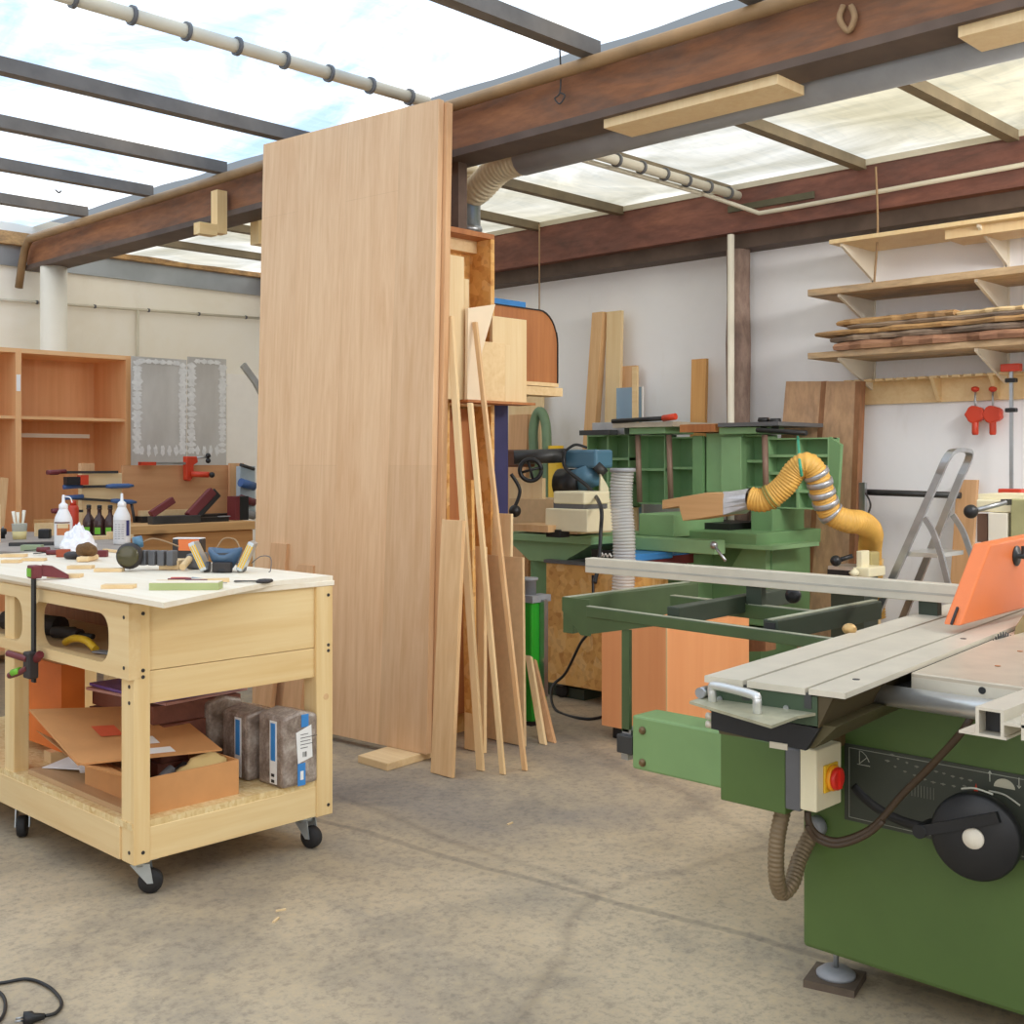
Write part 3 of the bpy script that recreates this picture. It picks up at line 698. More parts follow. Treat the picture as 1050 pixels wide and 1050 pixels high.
# bar clamp hung on the front edge
yk = XP(33, 600, BX0-.05).y; xk = p0.x+(p1.x-p0.x)*(yk-p0.y)/(p1.y-p0.y)-.008; zb = XP(33, 690, xk).z
t = thing('bar_clamp', 'black bar clamp with red and lime grips hanging on the front edge of the workbench', 'clamp', (xk, yk, zb))
MB().box(xk-.004, xk+.004, yk-.012, yk+.012, zb-.03, S+.045).build('bar', BLACK, t)
MB().box(xk-.014, xk+.02, yk-.022, yk+.022, S+.006, S+.05).build('clamp_head', MAROON, t, .004)
MB().box(xk-.0155, xk-.012, yk-.012, yk+.02, S+.012, S+.04).build('lime_badge', LIME, t)
MB().prism([(xk+.02, yk-.016, S+.012), (xk+.1, yk-.05, S+.001), (xk+.1, yk-.05, S+.012), (xk+.05, yk-.03, S+.045), (xk+.02, yk-.016, S+.05)], (.012, .026, 0)).build('fixed_jaw', MAROON, t)
MB().cbox((xk-.01, yk, zb+.03), (.035,.05,.09)).build('clamp_body', SOOT, t, .006)
MB().tube(bez([(xk-.02, yk, zb+.05), (xk-.03, yk+.05, zb+.055), (xk-.04, yk+.11, zb+.06)]), .012, 8).build('grip', MAROON, t)
MB().tube(bez([(xk-.02, yk, zb+.02), (xk-.03, yk+.05, zb+.0), (xk-.04, yk+.1, zb-.015)]), .011, 8).build('trigger', MAROON, t)
MB().tube([(xk-.028, yk+.04, zb+.008), (xk-.04, yk+.075, zb-.003)], .0125, 8).build('lime_inlay', LIME, t)
MB().tube(bez([(xk, yk-.02, zb+.05), (xk+.0, yk-.05, zb+.07)]), .014, 8).build('lower_jaw', MAROON, t)

# ---- inside the bench
c = V(1.97, 3.72, .704)
t = thing('electric_drill', 'dark power tool lying on the shelf behind the right bench opening', 'tool', c)
da, db = XP(56, 647, 1.93), XP(82, 652, 1.96); da.z = .727; db.z = .727
MB().tube(bez([da, (da+db)/2+V(0,0,.004), db]), .022, 12, True).build('tool_body', SOOT, t)
MB().tube([db, db+(db-da)*.5], .010, 10).build('tool_nose', DARKST, t)
MB().tube([da, da+V(.1,.05,-.008)], .013, 10).build('tool_grip', SOOT, t)
t = thing('yellow_saw', 'yellow handled tool with dark screws inside the right bench opening', 'tool', (1.89, 3.66, .702))
ya_, yb_ = XP(67, 662, 1.88), XP(98, 660, 1.88); ya_.z = .716; yb_.z = .716
MB().tube(bez([ya_, ya_.lerp(yb_, .3)+V(0,0,.02), ya_.lerp(yb_, .7)+V(0,0,.022), yb_]), .013, 10).build('handle', YELLOW, t)
MB().bar(yb_+V(0,0,-.006), yb_+V(.04,-.1,-.009), .04, .004, (1,0,0)).build('blade', GREYP, t)
tag(MB().cbox((1.88, 3.5, .709), (.12, .2, .012), Matrix.Rotation(.3, 3, 'Z')).build('timber_offcut', BLOCK), 'flat offcut under the yellow handled tool in the bench opening', 'offcut')
tag(MB().cbox((2.1, 3.45, .712), (.3, .1, .02), Matrix.Rotation(.1, 3, 'Z')).build('grey_sheet', GREYP), 'grey flat piece at the right end inside the bench opening', 'panel')
t = thing('dark_tool_roll', 'dark bundled tool on the shelf behind the left bench opening', 'tool', (2.0, 4.35, .702))
MB().tube([(1.9, 4.55, .742), (1.96, 4.22, .742)], .038, 12).build('bundle', SOOT, t); MB().cyl((1.93, 4.386, .742), (1.933, 4.37, .742), .0395).build('binding', MAROON, t)

DK = .2432
# open carton with tipped lid
c0 = XP(150, 838, BX0+.01)
x0, x1 = 1.80, 2.245; y0, y1 = 3.375, 3.93
q0 = ZP(151, 836, DK); q1 = ZP(262, 820, DK)
bx0, bx1, by0 = q0.x, q1.x, q0.y
t = thing('open_carton', 'flat open cardboard box of gloves and tools on the lower deck of workbench', 'carton', ((bx0+bx1)/2, by0+.2, DK))
by1 = by0+.42; h = .115
w = .006
MB().box(bx0, bx1, by0, by0+w, DK, DK+h).build('front_side', CARDB, t)
MB().box(bx0, bx0+w, by0+w, by1, DK, DK+h).build('left_side', CARDB, t)
MB().box(bx1-w, bx1, by0+w, by1, DK, DK+h).build('right_side', CARDB, t)
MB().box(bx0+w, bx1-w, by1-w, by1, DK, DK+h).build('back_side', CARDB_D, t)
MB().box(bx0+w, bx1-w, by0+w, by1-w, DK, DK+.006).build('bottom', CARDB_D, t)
f0 = [V(bx0-.16, by0+.14, DK+.16), V(bx1-.02, by0+.07, DK+.135), V(bx1+.02, by1+.08, DK+.215), V(bx0-.12, by1+.16, DK+.26)]
lid = MB().slab(f0, (0, 0, .006)).build('lid_flap', CARDB, t)
def onlid(u, v): return f0[0].lerp(f0[1], u).lerp(f0[3].lerp(f0[2], u), v)+V(0,0,.0065)
for u, v, w_, h_, mt in ((.42, .22, .22, .14, PAPER), (.46, .04, .22, .1, PAPER), (.3, .42, .16, .2, plain('red_stamp', (220,96,60), .7))):
    MB().add([onlid(u, v), onlid(u+w_, v), onlid(u+w_, v+h_), onlid(u, v+h_)], [(0,1,2,3)]).build('shipping_label', mt, lid)
MB().slab([V(bx0-.01, by0+.02, DK+.1), V(bx0-.16, by0+.14, DK+.165), V(bx0-.12, by1+.1, DK+.2), V(bx0-.0, by1-.02, DK+.11)], (-.004, 0, .005)).build('side_flap', CARDB, t)
gl = tag(lumpy((bx1-.09, by0+.075, DK+.045), .095, .05, .085, 11, .2, 'work_glove', GLOVE, None, 3, 1, False), 'tan work glove lying on top in the open cardboard box', 'glove')
tag(lumpy((bx0+.22, by0+.09, DK+.007), .14, .07, .095, 21, .3, 'dark_rag', SOOT, None, 3, 1, False), 'dark rag heaped in the open cardboard box', 'rag')
tag(MB().tube([(bx0+.03, by0+.05, DK+.06), (bx0+.14, by0+.1, DK+.1)], .016, 10).build('scraper_tool', GREYD), 'dark tool handle poking out of the left of the open carton', 'tool')
# wrapped paper bricks
FOILB = blotchy('plastic_wrap_brown', (150,134,122), (110,94,84), (196,184,172), 14, (1,1,1), .25, .5)
def brick(qx, qy, sx, sy, h, label, big):
    t = thing('wrapped_parcel', label, 'parcel', (qx+sx/2, qy+sy/2, DK), 'wrapped parcels on the bench deck')
    m = MB()
    m.prism([(qx, qy, DK), (qx+sx, qy, DK), (qx+sx, qy, DK+h*.93), (qx+sx*.5, qy, DK+h), (qx, qy, DK+h*.94)], (0, sy, 0)).build('parcel_body', FOILB, t, .012)
    MB().box(qx-.0015, qx, qy+.035, qy+.075, DK+h*.04, DK+h*.88).build('white_strip', PAPER, t)
    s = MB().box(qx-.003, qx-.001, qy+.042, qy+.068, DK+h*.35, DK+h*.85).build('blue_print', BLUE, t)
    if big:
        l = MB().add([(qx+.06, qy-.0025, DK+h*.30), (qx+sx-.025, qy-.0025, DK+h*.36), (qx+sx-.03, qy-.0025, DK+h*.80), (qx+.052, qy-.0025, DK+h*.72)], [(0,1,2,3)]).build('address_label', PAPER, t)
        m = MB(); rnd = random.Random(4); xx = qx+.08
        while xx < qx+sx-.05:
            w = rnd.choice((.0015,.003,.0045)); m.box(xx, xx+w, qy-.0035, qy-.003, DK+h*.38, DK+h*.45); xx += w+rnd.choice((.002,.003))
        for k in range(5): m.box(qx+.07, qx+.07+rnd.uniform(.03,.07), qy-.0035, qy-.003, DK+h*(.5+.045*k), DK+h*(.508+.045*k))
        m.build('barcode', SOOT, l)
        tape = MB().box(qx+.06, qx+.092, qy-.002, qy-.001, DK, DK+h*.3).box(qx+.075, qx+.105, qy-.002, qy-.001, DK+h*.78, DK+h*.95).build('blue_tape', BLUE, t)
        MB().box(qx+.07, qx+.083, qy-.0032, qy-.0022, DK+.02, DK+.05).build('white_print', PAPER, tape)
    m = MB().box(qx-.0035, qx-.003, qy+.046, qy+.064, DK+.015, DK+.025).box(qx-.0035, qx-.003, qy+.046, qy+.064, DK+.035, DK+.045)
    m.build('black_print', SOOT, t)
q = ZP(290, 810, DK); q2 = ZP(325, 801, DK); hgt = .255
sx = q2.x-q.x
brick(q.x, q.y, sx, .15, hgt, 'wrapped parcel with white address label, nearest of three on bench deck', True)
brick(q.x-.03, q.y+.17, sx, .16, hgt-.01, 'wrapped parcel with a blue strip in the middle of the row of three', False)
brick(q.x-.06, q.y+.37, sx, .16, hgt+.01, 'wrapped parcel farthest back of the three on the bench deck', False)
# boards, papers and orange carton on the deck
tag(MB().cbox((1.92, 3.78, DK+.010), (.24, .7, .018)).build('deck_board', wood('grey_brown_board', (196,160,118), (170,132,92), 'y', 30)), 'long flat board lying along the front of the bench lower deck', 'board')
oc = XP(18, 755, 1.93); ox = 1.95
t = thing('orange_carton', 'upright orange cardboard carton with black print on the left of the bench deck', 'carton', (ox+.12, 4.12, DK))
ya = XP(63, 740, ox).y; yb = XP(15, 740, ox).y
for yy in (ya+.05, yb-.05): tag(MB().box(ox-.03, ox+.12, yy-.03, yy+.03, DK, DK+.04).build('support_batten', PALE_X), 'pale batten under the orange carton, '+('its right one' if yy < (ya+yb)/2 else 'its left one'), 'batten')
zt = XP(40, 676, ox).z
MB().box(ox, ox+.09, ya, yb, DK+.04, zt).build('carton_body', ORBOX, t)
MB().slab([(ox, ya-.012, zt+.002), (ox+.09, ya-.012, zt+.002), (ox+.09, yb, zt+.002), (ox, yb, zt+.002)], (0,0,.004)).build('top_flap', CARDB, t)
m = MB()
for u, z_ in ((.35, .75), (.3, .3), (.62, .3), (.18, .52)):
    yy = yb+(ya-yb)*u; z0 = DK+.04+(zt-DK-.04)*z_
    m.box(ox-.0015, ox-.0005, yy-.012, yy+.012, z0, z0+.004).box(ox-.0015, ox-.0005, yy-.004, yy+.004, z0+.008, z0+.03)
m.build('black_print', SOOT, t)
# stack of dark boards and purple sheets behind
for k in range(4):
    tag(MB().cbox((2.24, 3.93+.01*k, DK+.033+.065*k), (.34, .5, .063), Matrix.Rotation(.05*(k % 3-1), 3, 'Z')).build('dark_board', wood('dark_red_board', (136,84,66), (104,60,50), 'y', 30)), 'dark reddish board in stack behind the tipped carton lid, '+('lowest', 'second from bottom', 'second from top', 'topmost')[k], 'board', 'dark boards on the bench deck')
for k in range(2):
    tag(MB().cbox((2.24, 3.95, DK+.2675+k*.011), (.36, .48, .01), Matrix.Rotation(.12-.1*k, 3, 'Z')).build('purple_sheet' if k else 'pink_sheet', PURPLE if k else plain('pink_sheet', (198,150,140), .6)), ('purple topmost' if k else 'pinkish')+' sheet lying on the dark boards in the bench', 'sheet')
for k, (x, y, a) in enumerate(((1.97, 4.02, .3), (2.0, 3.93, -.4))):
    tag(MB().slab([Vector((x, y, DK+.0195+.004*k))+Matrix.Rotation(a, 3, 'Z')@V(i*.1, j*.12, (.02 if i*j > 0 else 0)) for i, j in ((-1,-1),(1,-1),(1,1),(-1,1))], (0,0,.002)).build('paper_sheet', PAPER), 'creased grey-white paper sheet on the bench deck, '+('under the other' if k == 0 else 'lying on top'), 'paper')
# ------------------------------------------------------------------ back left: wardrobe, bench, clamps
YC = 7.9
xs = [YP(-118, 400, YC).x, YP(-112, 400, YC).x, YP(16, 400, YC).x, YP(22, 400, YC).x, YP(129, 400, YC).x, YP(135, 400, YC).x]
zt = YP(75, 361, YC).z; zs = YP(75, 428, YC).z
t = thing('wardrobe_carcass', 'open brown wardrobe carcass with two bays against the cream wall', 'wardrobe', (xs[2], YC+.3, 0))
dp = .5
for i, nm in ((0, 'side_panel'), (2, 'divider'), (4, 'side_panel')):
    MB().box(xs[i], xs[i+1], YC, YC+dp, 0, zt).build(nm, CARC, t)
for i in (1, 3):
    MB().box(xs[i], xs[i+1], YC, YC+dp, zt-.03, zt).build('top_board', CARC_X, t)
    MB().box(xs[i], xs[i+1], YC+.01, YC+dp, zs-.02, zs).build('shelf', CARC_X, t)
    MB().box(xs[i], xs[i+1], YC+dp-.012, YC+dp, .06, zt-.03).build('back_panel', CARC, t)
    MB().box(xs[i], xs[i+1], YC+.02, YC+dp-.012, .06, .085).build('bottom_board', CARC_X, t)
MB().box(xs[3], xs[3]+(xs[4]-xs[3])*.8, YC+.25, YC+.28, YP(70, 449, YC+.25).z, YP(70, 445, YC+.25).z).build('hanging_rail', PILLARW, t)
YBX(MB(), 17, 21, 384, 401, YC-.004, .004).build('white_hinge_plate', WHITE, t)
a = YP(-5, 545, 7.6); tag(MB().bar((a.x, 7.72, 0), (YP(3, 490, 7.88).x, 7.86, YP(3, 490, 7.88).z), .05, .02, (1,0,0)).build('loose_lath', STRIP), 'thin lath leaning against the wardrobe at the left photo edge', 'lath')

# heavy timber bench carrying boards and tools
zb = YP(195, 537, 6.6).z
bx0, bx1 = YP(126, 540, 6.6).x, YP(262, 540, 6.6).x
t = thing('timber_bench', 'heavy timber bench with thick beams behind the rolling workbench', 'workbench', ((bx0+bx1)/2, 7.1, 0))
MB().box(bx0, bx1, 6.6, 7.84, zb-.055, zb).build('bench_top', wood('bench_beam', (216,172,116), (184,136,84), 'x', 30, 0, .6, 1, 3), t, .004)
MB().box(bx0, bx1, 6.63, 6.70, zb-.32, zb-.058).build('front_beam', wood('bench_beam2', (212,160,100), (176,122,70), 'x', 26, 0, .6, 1, 3), t, .004)
for x in (bx0+.05, bx1-.15):
    for y in (6.72, 7.7): MB().box(x, x+.1, y, y+.1, 0, zb-.056).build('leg', BLOCK, t)
# grey table left of it
ztb = .925
gp = [ZP(-60, 563.5, ztb), ZP(140, 568, ztb), ZP(136, 559, ztb), ZP(121, 545.5, ztb), ZP(-60, 545, ztb)]
t = thing('grey_table', 'worn grey-topped table behind the rolling workbench at back left', 'table', (gp[0]+gp[3])/2-V(0,0,ztb))
MB().prism(gp, (0,0,-.04)).build('table_top', plain('grey_top', (160,150,140), .55, 0, .2, 6), t, .003)
cg = sum(gp, V(0,0,0))/5
for k in (0, 1, 3, 4):
    q = gp[k].lerp(cg, .12); MB().box(q.x-.03, q.x+.03, q.y-.03, q.y+.03, 0, ztb-.04).build('leg', BLOCK, t)
def onT(px, py): return ZP(px, py, ztb+.0005)
# sheets with white dabs
def dabbed():
    m, nt, b = newmat('dabbed_steel')
    f = noise(nt, coords(nt, (1, 1, .4)), 3, 5); c = ramp(nt, f, [(.3, lin((176,172,166))), (.6, lin((204,202,198)))])
    L(nt, c, b.inputs['Base Color']); setp(b, .4, .2); return m
DAB = dabbed(); GLUEW = plain('white_dabs', (222,222,220), .6, 0, .1, 30)
for px0, px1, lab, sd in ((134.5, 191.5, 'left grey metal sheet with white dabs round its edge, beside the wardrobe', 3), (192.5, 232, 'narrower right-hand grey metal sheet with white dabs round its edge', 9)):
    x0, x1 = YP(px0, 420, 7.8).x, YP(px1, 420, 7.8).x; z1 = YP((px0+px1)/2, 367, 7.8).z
    t = thing('metal_sheet', lab, 'sheet', ((x0+x1)/2, 7.81, zb))
    MB().box(x0, x1, 7.8, 7.806, zb, z1).build('sheet_face', DAB, t)
    rnd = random.Random(sd); m = MB()
    zlow = YP((px0+px1)/2, 462, 7.8).z; k = 0
    cnt = [0]
    def dab(x, z, w, h):
        n = 12; ph = rnd.random()*6; cnt[0] += 1; yy = 7.799-.0001*cnt[0]
        m.add([(x, yy, z)]+[(x+math.cos(i*2*PI/n)*w*(1+.25*math.sin(i*2+ph)), yy, z+math.sin(i*2*PI/n)*h*(1+.25*math.cos(i*3+ph))) for i in range(n)], [(0, 1+i, 1+(i+1) % n) for i in range(n)])
    z = zlow
    while z < z1-.03:
        dab(x0+.045 if sd == 3 else x0+.03, z, rnd.uniform(.025,.045), rnd.uniform(.018,.034))
        dab(x1-.035, z, rnd.uniform(.025,.038), rnd.uniform(.018,.034)); z += .045
    x = x0+.08
    while x < x1-.04:
        dab(x, zlow, rnd.uniform(.014,.02), rnd.uniform(.03,.045)); dab(x, z1-.03, .03, .018); x += .055
    m.build('white_dabs', GLUEW, t)['kind'] = 'stuff'
x0, x1 = YP(232, 400, 9.28).x, YP(300, 400, 9.28).x
tag(MB().box(x0, x1, 9.27, 9.295, YP(247, 560, 9.28).z, YP(247, 384, 9.28).z).build('white_panel', plain('white_board', (250,246,238), .7, 0, .02)), 'plain white panel on cream wall between metal sheets and tall wood panel', 'panel')
a = YP(249, 374, 8.2); b = YP(262, 392, 8.2); tag(MB().bar(a, b, .05, .03).bar(b, (b.x+.9, 8.2, b.z-1.35), .05, .03).build('steel_angle', STEEL), 'grey steel bar poking out behind the tall wood panel', 'bar')
# upright board clamped on the timber bench
yb = 7.15
x0, x1 = YP(126, 500, yb).x, YP(238, 500, yb).x; zt2 = YP(182, 477, yb).z
tag(MB().box(x0, x1, yb, yb+.025, zb, zt2).build('upright_board', wood('clamped_board', (214,164,118), (196,142,96), 'x', 30)), 'wide brown board standing upright on the timber bench with red clamp', 'board')
x2, x3 = YP(236, 500, 7.1).x, YP(250, 500, 7.1).x
tag(MB().box(x2, x3, 7.1, 7.125, zb, YP(243, 475, 7.1).z).build('short_board', BEECH_EDGE), 'short board standing at the right end of the clamped upright board', 'board')
tag(MB().box(x0+.02, YP(202, 520, 6.95).x, 6.95, 6.99, zb+.04, zb+.075).build('ledge_lath', BLOCK), 'thin lath on the black rail below the clamped upright board', 'lath')
tag(MB().box(x0, YP(243, 530, 6.9).x, 6.9, 7.02, zb, zb+.04).build('black_rail', BLACK), 'long black rail lying on the timber bench under the upright board', 'rail')
# red screw clamp
cx = YP(193, 480, 7.12).x; cz = zt2
t = thing('screw_clamp', 'bright red screw clamp gripping the top of the upright board', 'clamp', (cx, 7.12, cz-.12))
MB().prism([(cx-.03, 7.09, cz+.06), (cx+.05, 7.09, cz+.06), (cx+.06, 7.09, cz+.02), (cx+.025, 7.09, cz-.0), (cx+.03, 7.09, cz-.07), (cx+.0, 7.09, cz-.11), (cx-.03, 7.09, cz-.1)], (0, .05, 0)).build('clamp_body', RED, t, .006)
MB().tube([(cx, 7.085, cz-.06), (cx+.1, 7.02, cz-.065)], .02, 12).build('grip', RED, t)
MB().ball((cx+.115, 7.01, cz-.066), .02).build('grip_end', BLACK, t)
MB().box(cx-.36, cx-.03, 7.1, 7.115, cz+.004, cz+.02).build('bar', STEEL, t)
MB().tube([(cx+.05, 7.1, cz+.05), (cx+.13, 7.09, cz+.055)], .008, 8).build('screw', STEEL, t)
for dz in (.03, .065): MB().ball((cx+.135, 7.09, cz+dz), .018).build('knob', BLACK, t)
MB().box(cx-.36, cx-.26, 7.08, 7.135, cz+.0, cz+.022).build('red_jaw', RED, t)
# planes and maroon tools on the bench
t = thing('hand_plane', 'long dark hand plane with a maroon tote lying on the timber bench', 'plane', (YP(182, 545, 6.7).x, 6.7, zb))
x0, x1 = YP(157, 545, 6.66).x, YP(206, 545, 6.66).x
MB().box(x0, x1, 6.66, 6.73, zb, zb+.05).build('plane_body', DARKST, t, .004)
MB().bar((x1-.07, 6.69, zb+.04), (x1+.12, 6.72, zb+.2), .06, .05, (1,0,0)).build('tote', MAROON, t, .008)
MB().bar((x1-.02, 6.69, zb+.05), (x1+.15, 6.72, zb+.19), .07, .045, (1,0,0)).build('black_grip', BLACK, t, .008)
MB().bar((x0+.0, 6.69, zb+.06), (x0+.16, 6.7, zb+.15), .045, .04, (1,0,0)).build('front_handle', MAROON, t, .006)
t = thing('scraper', 'small black tool lying right of the hand plane on bench', 'tool', (YP(222, 538, 6.72).x, 6.72, zb))
MB().cbox((YP(218, 538, 6.72).x, 6.72, zb+.015), (.22, .04, .03)).build('tool_body', BLACK, t); MB().cbox((YP(228, 538, 6.72).x, 6.7, zb+.033), (.08, .03, .006)).build('label_strip', GREYP, t)
# things at the right end of the bench
c = V(YP(246, 537, 6.75).x, 6.75, zb)
t = thing('tool_case', 'upright black case with a maroon side at right end of timber bench', 'case', c)
MB().box(c.x-.0, c.x+.07, 6.75, 6.85, zb, zb+.16).build('case_body', BLACK, t, .004); MB().box(c.x-.035, c.x, 6.75, 6.85, zb, zb+.16).build('maroon_side', MAROON, t, .003)
c = V(YP(256, 537, 6.8).x, 6.8, zb)
t = thing('tool_rack', 'narrow upright rack hung with blue and dark tools beside the tall panel', 'rack', c)
MB().box(c.x+.01, c.x+.13, 6.93, 6.98, zb, zb+.36).build('rack_board', plain('pale_rack', (176,190,196), .5), t)
for nm, z, mt, r in (('blue_handle', .24, STEELBLUE, .03), ('maroon_handle', .13, MAROON, .028), ('dark_handle', .36, DARKST, .012), ('grey_clip', .04, GREYP, .03)):
    MB().tube([(c.x-.02, 6.88, zb+z+.01), (c.x+.1, 6.9, zb+z-.02)], r, 10).build(nm, mt, t)
# wood block with clamps on the grey table
yk = 7.0
c0, c1 = YP(84, 500, yk).x, YP(125, 500, yk).x
tag(MB().box(c0, c1, yk, yk+.05, ztb+.0, YP(104, 485, yk).z).build('clamped_block', PALE_X), 'pale upright wood panel held by blue and maroon clamps on grey table', 'board')
tag(MB().box(c0, YP(97, 480, yk).x, yk, yk+.05, YP(90, 485, yk).z, YP(90, 475, yk).z).build('top_cube', BEECH_EDGE), 'small cube of wood on top of the clamped upright panel', 'block')
def fclamp(px0, py0, px1, py1, hx0, hx1, Y, col, label, drop=0):
    a = YP(px0, py0, Y); b = YP(px1, py1, Y)
    t = thing('bar_clamp', label, 'clamp', a)
    MB().bar(a, b, .016, .008).build('bar', DARKST, t)
    h0 = YP(hx0, py0+(py1-py0)*(hx0-px0)/(px1-px0), Y-.01); h1 = YP(hx1, py0+(py1-py0)*(hx1-px0)/(px1-px0), Y-.01)
    MB().tube([h0, h0.lerp(h1, .2), h0.lerp(h1, .8), h1], .018, 10, True, [.011,.016,.015,.007]).build('grip', col, t)
    e = a; MB().tube([e, e+V(.12,0,.006)], .014, 8).build('fixed_jaw', col, t)
    if drop: MB().tube([b+V(-.03,0,0), b+V(.0,0,-drop)], .01, 8).build('screw_arm', DARKST, t)
    return t
fclamp(65, 499.5, 137, 498, 109, 137, yk-.02, STEELBLUE, 'upper blue bar clamp across the pale upright panel')
fclamp(66, 510.5, 139, 515, 114, 140, yk-.02, STEELBLUE, 'lower blue bar clamp with a bent screw arm across the pale panel', .16)
fclamp(48, 484.5, 121, 484, 49, 62, yk-.02, MAROON, 'maroon bar clamp above the two blue ones on the pale panel')
t = fclamp(53, 524, 85, 524, 53, 68, yk-.05, MAROON, 'maroon clamp low behind the first glue bottle')
c = YP(79, 493, yk-.04); t = thing('small_clamp', 'black and red clamp head at left edge of the pale upright panel', 'clamp', c)
MB().cbox(c+V(-.03,0,0), (.09,.05,.05)).build('black_body', BLACK, t); MB().cbox(c+V(.035,-.005,.005), (.05,.05,.06)).build('red_body', RED, t)
c = onT(83, 547)+V(0,.1,0)
t = thing('red_canister', 'bright red canister standing left of the three brown bottles', 'canister', c)
MB().lathe([(.03,0),(.032,.01),(.032,.15),(.026,.165)], c).build('canister_body', RED, t); MB().lathe([(.018,.165),(.018,.19),(.012,.195)], c).build('cap', RED, t)
BB = plain('brown_glass', (66,40,36), .15, 0, .1)
t = thing('brown_bottle', 'small brown bottle with lime green spot, left of three', 'bottle', onT(91, 549), 'brown bottles in a row')
c = Vector(t.location)
MB().lathe([(.030,0),(.034,.006),(.034,.08),(.028,.1),(.012,.125),(.011,.15),(.014,.152),(.014,.16)], c).build('bottle_body', BB, t)
MB().lathe([(.013,.16),(.014,.175),(.009,.178)], c).build('cap', BLACK, t)
arc_label(c, .0348, .012, .05, FACE-.5, FACE+.5, 'lime_label', LIME, t)
for px, lab in ((102, 'middle one of three'), (113, 'right one of three')):
    d = onT(px, 549.5); dup(t, d-c, 'small brown bottle with lime green spot, '+lab)
c = onT(104, 553); tag(MB().cbox(c+V(0,0,.01), (.34,.05,.02), Matrix.Rotation(-.2, 3, 'Z')).build('pale_lath', BLOCK), 'pale lath lying in front of the three brown bottles', 'lath')
c = onT(113, 553); tag(MB().cbox(c+V(.02,0,.022), (.06,.05,.04)).build('small_block', BLOCK), 'small wood block left of the second glue bottle', 'block')
# cup with glue brushes
c = onT(20, 553)
CUPM, nt, bb = newmat('frosted_cup'); bb.inputs['Base Color'].default_value = lin((232,234,224)); bb.inputs['Roughness'].default_value = .4; bb.inputs['Transmission Weight'].default_value = .35
t = thing('plastic_cup', 'frosted plastic cup half full of yellow glue holding pale brushes', 'cup', c)
MB().lathe([(.034,0),(.041,.085),(.043,.087),(.038,.084),(.031,.004)], c, (0,0,1), 22).build('cup_body', CUPM, t)
MB().lathe([(.0345,.001),(.0385,.045)], c, (0,0,1), 22).build('glue_fill', plain('glue_yellow', (226,210,150), .5), t)
for k, (dx, dz, lab) in enumerate(((-.028, .155, 'left'), (-.008, .15, 'middle'), (.02, .16, 'right'))):
    p = c+RT*dx; tag(MB().tube([c+RT*dx*.4+V(0,0,.05), p+V(0,0,.1), p+RT*dx*.25+V(0,0,dz)], .006, 8, True, [.006,.007,.01]).build('glue_brush', plain('brush_cream', (246,238,218), .5)), 'pale glue brush handle in the frosted cup, the %s one' % lab, 'brush')
c = onT(46, 552); t = thing('black_block', 'small square black block on grey table left of the glue bottle', 'block', c)
MB().cbox(c+V(0,0,.025), (.06,.05,.05), Matrix.Rotation(-.7, 3, 'Z')).build('block_body', BLACK, t, .004); MB().cbox(c+V(0,0,.051), (.05,.04,.003), Matrix.Rotation(-.7, 3, 'Z')).build('block_lid', GREYD, t)
c = onT(52, 550); tag(MB().box(c.x-.06, c.x+.12, c.y+.06, c.y+.08, ztb, ztb+.075).build('small_board', BLOCK), 'small board standing on edge behind the square black block', 'board')
c = onT(42, 559); tag(MB().cbox(c+V(0,0,.008), (.3,.07,.016), Matrix.Rotation(-.5, 3, 'Z')).build('flat_file', DARKST), 'flat dark steel tool lying at the front of the grey table', 'tool')
c = onT(-2, 556); tag(MB().box(c.x-.05, c.x+.014, c.y, c.y+.05, ztb, ztb+.2).build('cut_board', BLOCK), 'pale board end standing on grey table at left photo edge', 'board')
c = onT(3, 552); t = thing('small_stopper', 'tiny dark knob on grey table at the left photo edge', 'knob', c); MB().lathe([(.012,0),(.012,.02),(.02,.025),(.02,.05),(.01,.055)], c).build('knob_body', BLACK, t); MB().lathe([(.005,.055),(.005,.065)], c).build('knob_tip', STEEL, t)

# ------------------------------------------------------------------ tall panel and what leans on it
pbR, pbL = ZP(437, 774, .035), ZP(258, 735, .035)
ang = (pbL-pbR); ang.z = 0; ang.normalize(); nrm = V(ang.y, -ang.x, 0)
if nrm.x < 0: nrm = -nrm
lean = .135
def upon(px, py):    # point of the panel's plane
    n = V(nrm.x, nrm.y, -lean/3.0).normalized(); r = V(*ray(px, py)); o = V(0,0,CH)
    return o+r*((pbR-o).dot(n)/r.dot(n))
pTR, pTL = upon(450, 101), upon(270, 148)
th = .036
tag(MB().slab([pbL, pbR, pTR, pTL], nrm*th).build('tall_panel', BEECH, None, .002), 'very tall pale beech panel standing upright in the middle of workshop', 'panel')
g = nrm*(th+.002)
tag(MB().slab([pbL+g, pbR+g-ang*.03, pTR+g-ang*.02-V(0,0,.01), pTL+g-V(0,0,.01)], nrm*th).build('tall_panel', BEECH_EDGE, None, .002), 'second tall panel standing directly behind the big beech panel', 'panel')
a = ZP(368, 778, 0.); b = ZP(428, 790, 0.)
w = MB().slab([ZP(367, 782, 0), ZP(397, 791, 0), ZP(440, 777, 0)+V(.1,0,0), ZP(415, 766, 0)+V(.1,0,0)], (0,0,.034))
tag(w.build('packing_block', BLOCK, None, .003), 'pale wood block on the floor under the tall panel corner', 'block')
tag(MB().box(pbL.x-.1, pbL.x+.15, pbL.y-.12, pbL.y-.02, 0, .034).build('packing_block', BLOCK), 'pale wood block under the far end of tall panel, behind bench', 'block')

